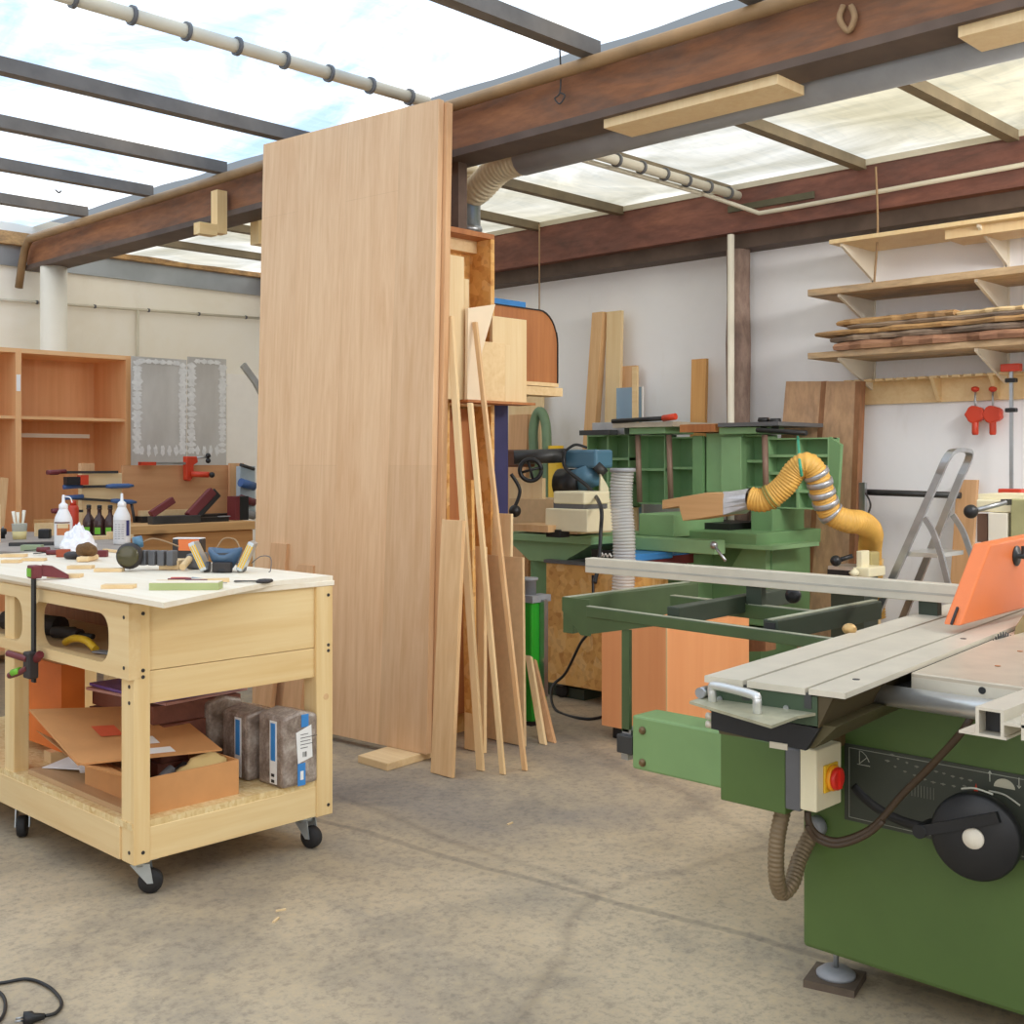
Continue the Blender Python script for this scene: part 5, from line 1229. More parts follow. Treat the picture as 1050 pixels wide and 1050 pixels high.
# ------------------------------------------------------------------ wall shelves, clamps, ladder
SX = 6.05
xr = 6.5
yA, yB_ = XP(896, 300, xr).y, XP(1033, 300, xr).y
for y, lab in ((yA, 'left white slotted shelf upright on the white wall'), (yB_, 'right white slotted shelf upright on the white wall')):
    z0, z1 = XP(896, 392, xr).z, XP(896, 243, xr).z
    t = thing('shelf_upright', lab, 'rail', (xr-.01, y, z0))
    MB().box(xr-.018, xr, y-.014, y+.014, z0, z1).build('upright_rail', PILLARW, t)
    for k in range(12):
        z = z0+.05+(z1-z0-.1)*k/11; MB().box(xr-.0195, xr-.017, y-.004, y+.004, z-.014, z+.014).build('slot', GREYD, t)
def shelf(px, py, dep, th, y_end, mat, lab, edge=0):
    X = xr-dep; p = XP(px, py, X); z = p.z
    t = thing('wall_shelf', lab, 'shelf', (xr-dep/2, (p.y+y_end)/2, z))
    MB().box(X, xr-.02, y_end, p.y, z-th, z).build('shelf_board', mat, t, .003)
    for y in (yA, yB_):
        MB().prism([(xr-.018, y-.008, z-th), (X+.03, y-.008, z-th), (X+.03, y-.008, z-th-.015), (xr-.018, y-.008, z-th-.17)], (0,.016,0)).build('bracket', PILLARW, t)
    return z, p.y, X
z1, ys1, X1 = shelf(850, 246, .42, .025, 1.2, PALE, 'uppermost wall shelf, a thin pale board on white brackets')
z2, ys2, X2s = shelf(828, 297, .45, .04, 1.2, GREYSHELF, 'middle wall shelf, thick grey-edged board with bare underside')
z3, ys3, X3 = shelf(828, 362, .45, .035, 1.2, GREYSHELF, 'lowest wall shelf carrying the stack of old slabs')
tag(MB().box(X1+.06, X1+.3, 1.25, XP(964, 240, X1).y, z1-.075, z1-.0255).build('hung_board', PALE), 'pale board fixed below the uppermost wall shelf', 'board')
def slab_w(px0, px1, zb, th, X, dep, mat, lab, seed):
    y1, y0 = XP(px0, 350, X).y, XP(px1, 350, X).y; rnd = random.Random(seed); m = MB(); n = 14; vs = []
    for i in range(n+1):
        y = y1+(y0-y1)*i/n; w = rnd.uniform(-.02, .02); tt = th*(.7 if i == 0 else rnd.uniform(.85, 1.0))
        vs += [V(X+w, y, zb), V(X+w-.012, y, zb+tt*.5), V(X+w+.01, y, zb+tt), V(X+dep, y, zb+tt), V(X+dep, y, zb)]
    fs = []
    for i in range(n):
        for j in range(5): fs.append((i*5+j, i*5+(j+1) % 5, (i+1)*5+(j+1) % 5, (i+1)*5+j))
    fs += [(0,1,2,3,4), tuple(n*5+j for j in (4,3,2,1,0))]
    return tag(m.add(vs, fs).build('waney_slab', mat), lab, 'slab', 'old slabs on the lowest wall shelf')
z = z3+.001
GR = blotchy('grey_slab', (146,128,112), (108,98,92), (186,164,138), 6, (1.5,.4,3), .75)
RD = blotchy('red_slab', (160,118,92), (122,86,68), (188,146,110), 6, (1.5,.4,3), .75)
slab_w(856, 1075, z, .05, X3-.02, .3, RD, 'reddish waney slab at the bottom of the shelf stack', 1); z += .051
slab_w(850, 1062, z, .035, X3-.01, .3, GR, 'grey waney slab second from bottom of the shelf stack', 2); z += .036
slab_w(837, 1080, z, .03, X3-.015, .3, OLDSLAB, 'brown slab third from bottom, its left end sticking out farthest', 3); z += .031
slab_w(870, 1090, z, .025, X3+.0, .28, GR, 'thin grey slab fourth from bottom of the shelf stack', 4); z += .026
slab_w(981, 1090, z, .025, X3+.02, .24, PALE, 'short fresh pale board upper right on the shelf stack', 5)
slab_w(857, 978, z, .035, X3+.01, .28, OLDSLAB, 'top brown slab of the shelf stack with a thick right end', 6)
# clamp rack board
z0, z1 = XP(940, 413, 6.47).z, XP(940, 390, 6.47).z; ya, yb = XP(879, 400, 6.47).y, 1.2
t = thing('clamp_rack', 'long pale wooden clamp rack with slotted ledge fixed to white wall', 'rack', (6.44, (ya+yb)/2, z0))
MB().box(6.475, 6.498, yb, ya, z0, z1).build('back_board', PALE_X, t)
m = MB(); y = ya+.02
m.box(6.39, 6.475, yb, ya+.02, z1-.0, z1+.012)
while y > yb: m.box(6.345, 6.39, y-.045, y, z1, z1+.012); y -= .065
m.build('slotted_ledge', PALE_X, t)
for px in (884, 963, 1023): 
    yy = XP(px, 400, 6.47).y; MB().prism([(6.475, yy-.01, z1), (6.37, yy-.01, z1), (6.46, yy-.01, z0+.005), (6.475, yy-.01, z0+.005)], (0,.02,0)).build('gusset', PALE_X, t)
# two red corner clamps
def corner_clamp(px, label, Xk=6.42):
    c = XP(px, 424, Xk); z0 = XP(px, 446, Xk).z
    t = thing('corner_clamp', label, 'clamp', V(c.x, c.y, z0), 'red corner clamps')
    MB().cyl((c.x, c.y, z0+.1), (c.x, c.y, XP(px, 396, Xk).z), .006, None, 8).build('screw', STEEL, t)
    n = 10; pr = [(c.x-.02, c.y+.052*(1+.1*math.cos(7*a))*math.cos(a), c.z-.005+.047*(1+.1*math.cos(5*a))*math.sin(a)) for a in [i*2*PI/20 for i in range(20)]]
    MB().prism(pr, (.045,0,0)).build('clamp_body', RED, t, .008)
    MB().lathe([(.014,0),(.018,.01),(.018,.075),(.008,.085),(.008,.11)], (c.x, c.y, z0)).build('grip', RED, t)
    MB().lathe([(.008,0),(.022,.01),(.022,.022),(.012,.03)], (c.x, c.y, XP(px, 402, Xk).z)).build('top_knob', RED, t)
    return t
corner_clamp(1000, 'left red corner clamp hanging on the white wall under the clamp rack')
corner_clamp(1018, 'right red corner clamp hanging on the white wall under the clamp rack')
c = XP(1037, 440, 6.3); zt_, zb_ = XP(1037, 377, 6.3).z, XP(1037, 505, 6.3).z
t = thing('long_bar_clamp', 'long steel bar clamp with red ends hanging from the clamp rack', 'clamp', (c.x, c.y, zb_))
MB().box(c.x-.005, c.x+.008, c.y-.009, c.y+.009, zb_, zt_).build('bar', STEEL, t)
MB().cbox((c.x, c.y, zt_+.0), (.05,.1,.04)).build('red_head', RED, t, .004); MB().cbox((c.x, c.y, zb_-.005), (.06,.12,.05)).build('red_foot', RED, t, .006)
for py in (390, 420.5): MB().cbox((c.x, c.y, XP(1037, py, 6.3).z), (.04,.055,.022)).build('black_slide', BLACK, t, .004)
# steel rail on a post
p0, p1 = XP(869, 504, 6.35), XP(985, 508, 6.35); pp = XP(887, 500, 6.32)
t = thing('steel_rail', 'grey steel rail carried level on an upright post along the white wall', 'rail', (6.32, pp.y, 0))
MB().tube([p0, p1], .018, 10).build('rail', DARKST, t); MB().box(6.28, 6.31, pp.y-.018, pp.y+.018, 0, pp.z+.03).build('post', STEEL, t)
MB().box(6.2, 6.45, pp.y-.12, pp.y+.12, 0, .015).build('post_foot', STEEL, t)
MB().tube(bez([(6.27, pp.y-.03, pp.z-.03), (6.27, pp.y-.06, pp.z-.1), (6.27, pp.y-.03, pp.z-.2), (6.27, pp.y-.08, pp.z-.28)]), .006, 6).build('hanging_cord', SOOT, t)
wallboard(981, 1002, 972, 996, 492, BEECH_EDGE, 'light brown board standing on wall behind the step ladder', 6.42)
wallboard(897, 904, 897, 904, 573, PALE, 'short pale lath standing on the white wall left of the step ladder', 6.45)
# step ladder
Xn, Xf = 5.78, 6.12
t = thing('step_ladder', 'folding aluminium step ladder with a hoop top in front of white wall', 'ladder', (5.95, XP(950, 600, 5.95).y, 0))
def railpts(px0, py0, px1, py1, X):
    a = XP(px0, py0, X); b = XP(px1, py1, X); k = a.z/(a.z-b.z); return a, a+(b-a)*k
a, b = railpts(967, 478, 914, 596, Xn); d, e = railpts(990, 478, 943, 592, Xf)
up = [b, a]; 
tn = (a-b).normalized()
hoop = [b]+bez([a-tn*.05, a+tn*.04, a+tn*.085+V(.05,0,.0), d+tn*.085+V(-.05,0,0), d+tn*.04, d-tn*.05], 6)+[e]
def ribbon(pts, w, th, name, mat):      # flat bar bent along pts, wide in the run of the ladder's side
    m = MB(); vs = []
    P = [Vector(p) for p in pts]
    side = V(0,1,0)
    for i, p in enumerate(P):
        dd = (P[min(i+1, len(P)-1)]-P[max(i-1, 0)]).normalized(); s_ = V(0,1,0); s_ = (s_-dd*s_.dot(dd)).normalized(); n = dd.cross(s_)
        vs += [p-s_*w/2-n*th/2, p+s_*w/2-n*th/2, p+s_*w/2+n*th/2, p-s_*w/2+n*th/2]
    fs = [(i*4+j, i*4+(j+1) % 4, (i+1)*4+(j+1) % 4, (i+1)*4+j) for i in range(len(P)-1) for j in range(4)]+[(3,2,1,0), tuple((len(P)-1)*4+j for j in range(4))]
    return m.add(vs, fs).build(name, mat, t)
ribbon(hoop, .036, .02, 'hoop_frame', STEEL)
for X, p in ((Xn-.03, ((948, 531), (957, 546), (965, 570), (972, 598))), (Xf+.03, ((977, 528), (987, 544), (993, 560), (999, 578)))):
    pts = [XP(x, y, X) for x, y in p]; k = pts[-1].z/(pts[-2].z-pts[-1].z); pts.append(pts[-1]+(pts[-1]-pts[-2])*k)
    ribbon(bez(pts[:4], 5)+[pts[-1]], .028, .016, 'rear_leg', STEEL)
zp = XP(945, 567, Xn).z
def step(z, wd, nm):
    f = a.z-z; k = f/(a.z-b.z); y = a.y+(b.y-a.y)*k
    MB().box(Xn+.012, Xf-.012, y-wd, y+.02, z-.022, z).build(nm, ALU_B, t)
step(zp, .17, 'platform')
for k in range(1, 4): step(zp*(1-k/4.0), .08, 'step')
for p in (b, e): MB().cbox(p+V(0,0,.015), (.04,.07,.03)).build('rubber_foot', RUBBER, t)
# small mortiser behind the fence, cream machine head behind the guard
c = DP(872, 590, 6.1)
t = thing('mortiser', 'small cream and black machine with lever behind the aluminium fence', 'machine', (c.x, c.y, 0))
dbox(MB(), 848, 876, 584, 592, 6.0, .2).build('black_table', BLACK, t, .004)
dbox(MB(), 849, 875, 581, 584.5, 6.0, .2).build('table_plate', ALU_B, t)
dbox(MB(), 876, 891, 582, 592, 5.95, .18).build('cream_base', CREAM, t, .006)
dbox(MB(), 878, 884, 565, 583, 5.98, .08).build('cream_column', CREAM, t, .004)
dbox(MB(), 884, 893, 566, 592, 6.1, .1).build('olive_housing', plain('olive_housing', (180,164,110), .5), t, .01)
MB().tube([DP(874, 570, 5.95), DP(858, 575, 5.95)], .012, 8).build('lever', BLACK, t); MB().ball(DP(857, 575, 5.95), .028).build('lever_knob', BLACK, t)
MB().tube([DP(879, 585, 5.93), DP(873, 590, 5.93)], .02, 10).build('cream_spindle', CREAM, t)
dbox(MB(), 852, 886, 592, 690, 6.05, .15).build('machine_stand', FRAMEG_D, t)
D = 5.3
c = DP(1022, 530, D)
t = thing('milling_head', 'cream machine head with a black ball lever behind the orange saw guard', 'machine', (c.x+.1, c.y-.05, 0))
dbox(MB(), 1001, 1090, 513, 526, D-.05, .3).build('cream_head', CREAM, t, .006)
XB(MB(), 1003, 1090, 507, 512.5, DP(1045, 512, D-.02).x, .3).build('head_plate', CREAM, t)
dbox(MB(), 1013, 1033, 526, 560, D, .14).build('white_column', PILLARW, t, .004)
dbox(MB(), 1036, 1090, 512, 556, D-.12, .2).build('olive_side', plain('olive_paint', (170,166,120), .5), t, .006)
dbox(MB(), 1002, 1012, 527, 556, D+.1, .06).build('rust_plate', plain('rust_plate', (116,84,64), .6), t)
MB().tube([DP(1032, 515, D-.15), DP(998, 524, D-.15)], .011, 8).build('lever', STEEL, t); MB().ball(DP(995.5, 524.5, D-.15), .031).build('ball_knob', BLACK, t)
dbox(MB(), 1026, 1033, 512, 518, D-.14, .05).build('lever_boss', BLACK, t)
z_ = DP(1030, 560, D).z
MB().box(c.x+.0, c.x+.35, c.y-.3, c.y+.02, 0, z_).build('machine_body', SAWG, t, .01)
# ------------------------------------------------------------------ sliding table panel saw
t = thing('panel_saw', 'big green sliding table panel saw with orange blade guard at right foreground', 'saw', (3.1, 1.1, 0))
SAW = t
BXF = 2.7
MB().box(BXF, 3.75, .25, 1.57, .1, .835).build('body', SAWG, t, .012)
# slanted skirt under the table
MB().box(BXF-.002, 3.7, .25, 1.2, .80, .836).build('top_flange', SAWG, t)
tb = [V(2.55,.25,0), V(2.55,1.205,0), V(3.75,1.333,0), V(3.75,.25,0)]
MB().slab([p+V(0,0,.835) for p in tb], (0,0,.037)).build('cast_table', CAST, t, .003)
m = MB().box(2.5485, 2.551, .25, 1.203, .837, .862).build('table_edge', ALU, t)
p = XP(1007, 708, 2.5475); MB().cyl((2.5465, p.y, p.z), (2.55, p.y, p.z), .008, None, 12).build('edge_hole', BLACK, t)
for px, py in ((1023, 683), (1046, 668)):
    c = ZP(px, py, .8725); MB().cyl(c, c+V(0,0,.0012), .007, None, 10).build('table_screw', BROWN_V, t)
a = XP(917, 714, 2.5); b = XP(1010, 737, 2.5)
MB().tube([(2.5, a.y+.06, a.z), (2.5, .25, a.z)], .024, 18).build('guide_tube', ALU_B, t)
MB().box(2.49, 2.71, a.y+.0, a.y+.03, a.z-.02, .835).build('tube_bracket', DARKST, t)
# sliding carriage
th_ = math.atan(.107); u = V(math.cos(th_), math.sin(th_), 0); n = V(-math.sin(th_), math.cos(th_), 0); O = V(2.178, 1.169, 0)
def S3(s, tt, z): return O+u*s+n*tt+V(0,0,z)
def sbox(m, s0, s1, t0, t1, z0, z1):
    return m.hexa([S3(s0,t0,z0), S3(s1,t0,z0), S3(s1,t1,z0), S3(s0,t1,z0)], [S3(s0,t0,z1), S3(s1,t0,z1), S3(s1,t1,z1), S3(s0,t1,z1)])
LEN = 2.9
sl = sbox(MB(), .006, LEN, .062, .31, .805, .866).build('carriage', plain('carriage_green', (58,76,54), .5, 0, .15, 6), t)
sbox(MB(), 0, LEN, .228, .32, .868, .882).build('table_plank', ALU, sl)
sbox(MB(), 0, LEN, .086, .218, .868, .882).build('table_plank', ALU, sl)
sbox(MB(), .0, LEN, .0, .078, .870, .882).build('table_plank', ALU, sl)
sbox(MB(), .004, LEN, .214, .232, .84, .872).build('groove', DARKST, sl)
sbox(MB(), .004, LEN, .074, .09, .84, .872).build('groove', DARKST, sl)
q = [S3(0,.062,.866), S3(0,.02,.872), S3(0,.0,.872), S3(0,.062,.80)]
MB().prism([S3(.01,.062,.80), S3(.01,.03,.866), S3(.01,.062,.868)], u*(LEN-.02)).build('side_profile', plain('carriage_side', (84,72,48), .5, .2, .15), sl)
for tt in (.285, .2, .13): MB().cyl(S3(.0065,tt,.835), S3(.002,tt,.835), .006, None, 10).build('end_bolt', STEEL, sl)
MB().tube([S3(-.012,.325,.845), S3(.02,.325,.845)], .012, 10).build('corner_bolt', STEEL, sl)
for s_, tt in ((.16, .04), (.9, .04)): 
    MB().cyl(S3(s_,tt,.882), S3(s_,tt,.8832), .008, None, 10).build('plank_screw', DARKST, sl)
# shelf plate with handle
HZ = .833
pl = [ZP(707, 719, HZ), ZP(791, 744, HZ), ZP(818, 734, HZ)]
MB().prism([pl[0], pl[1], pl[2], S3(.05,.05,HZ), S3(.05,.33,HZ)], (0,0,-.006)).build('handle_plate', plain('worn_plate', (176,172,146), .45, .4, .2, 20), sl)
h0, h1 = ZP(731, 719, HZ+.001), ZP(777, 731, HZ+.001)
MB().tube(bez([h0, h0+V(-.003,0,.015), h0+V(-.003,0,.028), h0.lerp(h1,.1)+V(-.003,0,.036), h0.lerp(h1,.9)+V(-.003,0,.036), h1+V(-.003,0,.028), h1+V(-.003,0,.015), h1], 5), .0095, 12).build('handle', ALU_B, sl)
# fixed rail below
rb = MB().prism([S3(.03,.08,.752), S3(.03,.03,.804), S3(.03,.31,.804), S3(.03,.30,.752)], u*(LEN-.5)).build('carriage_rail', plain('rail_olive', (86,78,50), .5, .2, .15), t)
MB().prism([S3(.012,.09,.75), S3(.012,.06,.80), S3(.012,.31,.81), S3(.012,.31,.765)], u*.018).build('rail_end_cap', BLACK, rb)
for z_ in (.772, .79): MB().tube([S3(.02,.31,z_), S3(.02,.325,z_)], .008, 8).build('cap_clip', ALU, rb)
sbox(MB(), .009, .014, .13, .17, .745, .758).build('cap_notch', ALU, rb)
# switch box under the rail end
sx = 2.47
XB(MB(), 738.5, 805, 757, 828, sx, .25).build('electric_box', SAWG, t, .004)
XB(MB(), 805, 820, 768, 831, sx+.0, .12).build('grey_spacer', GREYD, t, .003)
cb = XB(MB(), 820, 837, 768, 832, sx+.0, .12).build('switch_box', CREAM, t, .004)
ys = XP(837, 800, sx).y; zc = XP(837, 802, sx).z
MB().box(sx+.03, sx+.095, ys-.006, ys, zc-.033, zc+.033).build('yellow_plate', YELLOW, cb, .003)
MB().lathe([(.03,0),(.031,.008),(.028,.01)], (sx+.062, ys-.006, zc), (0,-1,0), 20).build('yellow_ring', plain('amber', (240,160,30), .4), cb)
k = MB().lathe([(.024,0),(.027,.003),(.027,.011),(.022,.013)], (sx+.062, ys-.014, zc), (0,-1,0), 20).build('red_knob', plain('switch_red', (214,44,30), .35), cb)
MB().box(sx+.057, sx+.067, ys-.031, ys-.026, zc-.022, zc+.022).build('knob_bar', plain('switch_red', (214,44,30), .35), cb)
# hoses and cable
zb = XP(800, 828, sx).z; hp = XP(797, 830, sx+.04)
corrugated(MB(), [hp+V(.03,0,0), XP(797, 860, sx+.05), XP(796, 895, sx+.05), XP(801, 915, sx+.08), XP(812, 905, sx+.12), XP(820, 880, sx+.17), XP(834, 852, sx+.22), XP(842, 845, BXF)], .0215, .011, .14, 14, 10).build('ribbed_hose', HOSEB, t)
MB().lathe([(.026,0),(.026,.02),(.02,.03)], XP(840, 846, BXF), (-1,.2,-.1), 16).build('hose_gland', GREYP, t)
cp = bez([XP(828, 832, sx+.06), XP(830, 845, sx+.06), XP(840, 857, sx+.08), XP(862, 862, sx+.1), XP(895, 848, sx+.12), XP(925, 815, sx+.12), XP(955, 785, sx+.1), XP(985, 752, sx+.06), (2.56, XP(996, 738, 2.56).y, .79)], 8)
MB().tube(cp, .0085, 10).build('cable', CABLE, t)
MB().tube([p+V(-.004,.0,-.009) for p in cp[6:36]], .0075, 10).build('cable', CABLE, t)
# control panel
CPX = BXF-.004
def CP(px, py, dx=0): return XP(px, py, CPX-dx)
tl, bl = CP(866, 762), CP(866, 840)
yR = .70
MB().box(CPX, BXF, yR, tl.y, bl.z, tl.z).build('control_plate', plain('plate_dark', (62,66,56), .5, 0, .08), t)
cpl = bpy.data.objects['control_plate']
MARK = plain('plate_white', (196,196,180), .5)
MARKD = plain('plate_mark', (150,152,138), .5)
y0_, y1_ = yR+.01, tl.y-.012; z0_, z1_ = bl.z+.008, tl.z-.008
m = MB()
m.box(CPX-.0008, CPX, y0_, y1_, z0_, z0_+.0016); m.box(CPX-.0008, CPX, y0_, y1_, z1_-.0016, z1_); m.box(CPX-.0008, CPX, y1_-.0016, y1_, z0_, z1_)
m.build('white_frame', MARKD, cpl)
def stroke(pts, w, nm, mat): return MB().tube([V(CPX-.0005, p[0], p[1]) for p in pts], w, 6).build(nm, mat, cpl)
ic = CP(886, 778)
stroke([(ic.y+.012, ic.z-.016), (ic.y+.012, ic.z+.018), (ic.y+.004, ic.z+.016), (ic.y-.006, ic.z+.008), (ic.y-.014, ic.z-.006)], .0008, 'angle_symbol', MARK)
stroke([(ic.y+.018, ic.z-.016), (ic.y-.016, ic.z-.016)], .0008, 'angle_symbol', MARK); stroke([(ic.y+.012, ic.z-.014), (ic.y-.008, ic.z+.004)], .0008, 'angle_symbol', MARK)
m = MB(); rnd = random.Random(2)
for px, py in ((910,780),(915,774),(921,778),(930,782),(940,786),(950,789),(960,791),(968,793),(977,796),(986,798),(995,800),(918,786),(928,791),(938,795),(948,799),(957,802),(967,804),(978,806),(989,806)):
    c = CP(px, py); w = rnd.uniform(.003, .006)
    m.box(CPX-.0008, CPX, c.y-w, c.y+w, c.z-.0012, c.z+.0012); m.box(CPX-.0008, CPX, c.y-w*.3, c.y+w*.2, c.z-.003, c.z+.0025)
for k in range(8):
    c = CP(935+k*3.2, 810+k*.6); m.box(CPX-.0008, CPX, c.y-.0006, c.y+.0006, c.z-.014, c.z+.014)
m.build('scale_marks', plain('scale_mark', (140,140,124), .5), cpl)['kind'] = 'stuff'
sp = [CP(*q) for q in ((875, 806), (886, 818), (900, 829), (920, 840), (942, 847), (965, 851))]
MB().tube([p+V(.013,0,0) for p in bez(sp, 5)], .0185, 10).build('curved_slot', BLACK, cpl)
g = CP(1030, 808); n_ = 12
MB().prism([V(CPX-.0012, g.y+.024*math.cos(a), g.z+.021*math.sin(a)) for a in [PI*i/n_ for i in range(n_+1)]], (.001,0,0)).build('half_dial', plain('dial_grey', (186,182,160), .5), cpl)
for px, d in ((1015, 1), (1045, -1)):
    c = CP(px, 796 if d > 0 else 803); stroke([(c.y, c.z-.012), (c.y, c.z+.012)], .001, 'arrow', MARK)
    stroke([(c.y+.004, c.z+.006*d), (c.y, c.z+.012*d), (c.y-.004, c.z+.006*d)], .001, 'arrow', MARK)
c = CP(1001, 812); MB().prism([V(CPX-.0012, c.y+.008, c.z-.012), V(CPX-.0012, c.y-.008, c.z-.012), V(CPX-.0012, c.y, c.z+.02)], (.001,0,0)).build('red_pointer', RED, cpl)
# hand wheel
hc = XP(1000, 858, 2.62)
w = MB().lathe([(.03,-.07),(.03,-.03),(.094,-.028),(.098,-.018),(.098,.004),(.092,.012),(.03,.014)], hc, (-1,-.12,0), 40).build('hand_wheel', BLACK, t)
MB().lathe([(.024,.014),(.023,.019),(.001,.0195)], hc, (-1,-.12,0), 24).build('hub_cap', PILLARW, w)
aa = XP(944, 852, 2.6); bb_ = XP(1024, 838, 2.6)
MB().bar(aa, bb_, .024, .012).build('crank_arm', BLACK, w)
MB().cyl(aa+V(.06,0,0), aa+V(-.01,0,0), .016).build('crank_pivot', BLACK, w)
MB().tube(bez([hc+V(.015, .055*math.cos(a)*1.9, .055*math.sin(a)*1.9) for a in [1.2, 1.5, 1.9]]), .0025, 6).build('white_arc', MARK, w)
MB().tube(bez([CP(1014, 811, .001), CP(1030, 815, .001), CP(1046, 826, .001)]), .0022, 6).build('white_arc', MARK, cpl)
MB().box(2.672, 2.70, tl.y-.0, tl.y+.02, tl.z-.005, tl.z+.06).build('hinge_block', plain('brown_hinge', (104,84,50), .5), t)
# feet
for fx, fy in ((2.775, 1.515), (2.775, .4), (3.65, 1.5)):
    f = MB().lathe([(.007,0),(.007,.085)], (fx, fy, .03)).build('levelling_foot', STEEL, t)
    MB().lathe([(.05,.019),(.05,.026),(.035,.038),(.012,.04)], (fx, fy, 0), (0,0,1), 28).build('foot_disc', GREYP, f)
    MB().cbox((fx-.005, fy, .0095), (.13,.13,.019), Matrix.Rotation(.25, 3, 'Z')).build('wood_pad', plain('dark_pad', (96,82,68), .8, 0, .2, 20), f)
# saw blade, riving knife, guard
bc = YP(1028, 648, 1.262)
R_ = .13; m = MB(); nt_ = 46; pts = []
for i in range(nt_):
    a = 2*PI*i/nt_
    pts += [V(bc.x+R_*math.cos(a), 1.262, bc.z-R_+R_*math.sin(a)), V(bc.x+(R_-.012)*math.cos(a+.03), 1.262, bc.z-R_+(R_-.012)*math.sin(a+.03)), V(bc.x+(R_-.012)*math.cos(a+.09), 1.262, bc.z-R_+(R_-.012)*math.sin(a+.09))]
m.prism(pts, (0,.003,0)).build('saw_blade', DARKST, t)
k0 = YP(1040, 650, 1.262); MB().prism([V(k0.x, 1.262, .86), V(k0.x+.02, 1.262, k0.z+.02), V(k0.x+.25, 1.262, 1.0), V(k0.x+.3, 1.262, .86)], (0,.003,0)).build('riving_knife', plain('knife_olive', (150,130,84), .4, .4), t)
yg = 1.345
g0 = YP(985, 642, yg); g1 = YP(1016, 558, yg)
g = MB().prism([V(g0.x, yg, g0.z), V(g1.x, yg, g1.z), V(g1.x+1.0, yg, g1.z+.03), V(g1.x+1.1, yg, g0.z+.01), V(g0.x+.5, yg, g0.z+.008)], (0,.05,0)).build('blade_guard', ORANGE, t, .006)
s0 = V(g0.x-.004, yg+.024, g0.z+.003); MB().bar(s0, s0+(g1-g0)*.2, .006, .006, (0,1,0)).build('slit', BLACK, g)
c = YP(1042, 570, yg); MB().lathe([(.03,0),(.03,.004),(.008,.006),(.008,.03)], c, (0,-1,0), 16).build('guard_screw', BLACK, g)
MB().bar(c+V(0,-.02,0), c+V(0,-.02,.03), .01, .008, (1,0,0)).build('wing', BLACK, g)
MB().box(g1.x+.8, g1.x+.9, .15, yg+.03, g1.z+.03, g1.z+.1).build('guard_arm', GREYP, t)
MB().box(g1.x+.8, g1.x+.9, .1, .2, 0, g1.z+.1).build('guard_post', GREYP, t)
# rip fence extrusion on the table
fx0, fx1 = ZP(983, 751, .873).x, 3.6
ya, yb = ZP(983, 751, .873).y, ZP(1034, 758, .873).y
rf = MB().box(fx0, fx1, yb, ya, .8725, .877).build('rip_fence', ALU, t)
yw = ya-.03
MB().box(fx0, fx1, yw-.006, yw, .877, .918).build('fence_wall', ALU, rf)
MB().box(fx0, fx1, yb+.004, yb+.01, .877, .918).build('fence_wall', ALU, rf)
MB().box(fx0, fx1, yb+.004, yw, .918, .923).build('fence_top', ALU, rf)
MB().box(fx0+.03, fx1, yb+.01, yw-.006, .878, .917).build('dark_core', BLACK, rf)
MB().box(fx0, fx1, yb-.03, yb+.004, .898, .903).build('fence_lip', ALU, rf)
MB().box(fx0, fx1, yb-.03, yb-.025, .877, .92).build('fence_lip', ALU, rf)
WORN = plain('worn_paint', (160,162,140), .5, .1, .2, 10)
# swing arm and outrigger
ax_ = 3.0
y1a = XP(648, 760, ax_).y; zt_a, zb_a = XP(648, 733, ax_).z, XP(648, 788, ax_).z
sa = MB().box(ax_, ax_+.13, 1.5, y1a, zb_a, zt_a).build('swing_arm', SAWG_L, t, .008)
for py in (749, 782):
    c = XP(659, py, ax_); MB().lathe([(.013,0),(.013,.004),(.008,.008),(.007,.012)], c, (-1,0,0), 14).build('arm_bolt', plain('brass_bolt', (130,106,76), .4, .5), sa)
XB(MB(), 632, 648, 754, 773, ax_+.01, .11).build('leg_bracket', DARKST, t, .004)
XB(MB(), 637, 644, 773, 779, ax_+.04, .04).build('bracket_pin', STEEL, t)
XB(MB(), 638, 647, 748, 755, ax_+.03, .06).build('leg_clamp', STEEL, t)
ZT = .86
lx = ax_+.03
ylg1, ylg0 = XP(637.5, 700, lx).y, XP(645, 700, lx).y
MB().box(lx, lx+.015, ylg0, ylg1, XP(640, 750, lx).z, ZT-.06).build('support_leg', FRAMEG, t)
def zb_(px, py, z=ZT): return ZP(px, py, z)
a, b = zb_(577, 612), zb_(706, 597)
of = MB().hexa([a+V(0,-.0,-.13), b+V(0,0,-.10), b+V(0,-.05,-.10), a+V(0,-.05,-.13)], [a, b, b+V(0,-.05,0), a+V(0,-.05,0)]).build('outrigger_beam', FRAMEG, t, .003)
MB().prism([a+V(-.004,0,0), a+V(-.004,-.13,0), a+V(-.004,-.13,-.13), a+V(-.004,-.09,-.13), a+V(-.004,.0,-.05)], (.01,0,0)).build('end_plate', FRAMEG, of)
MB().box(min(a.x,b.x), max(a.x,b.x), a.y-.03, a.y-.005, ZT, ZT+.002).build('worn_edge', WORN, of)
c, d = zb_(601, 622), zb_(862, 657)
MB().hexa([c+V(0,0,-.036), d+V(0,0,-.032), d+V(.04,0,-.032), c+V(.04,0,-.036)], [c, d, d+V(.04,0,0), c+V(.04,0,0)]).build('outrigger_beam', FRAMEG, t, .003)
MB().prism([c+V(.004,0,-.03), c+(d-c)*.33+V(.004,0,-.03), c+V(.004,0,-.095)], (.008,0,0)).build('gusset', FRAMEG, t)
MB().slab([c+V(0,0,.0005), d+V(0,0,.0005), d+V(.018,0,.0005), c+V(.018,0,.0005)], (0,0,.002)).build('worn_edge', WORN, t)
e, f = zb_(687, 611), zb_(848, 629)
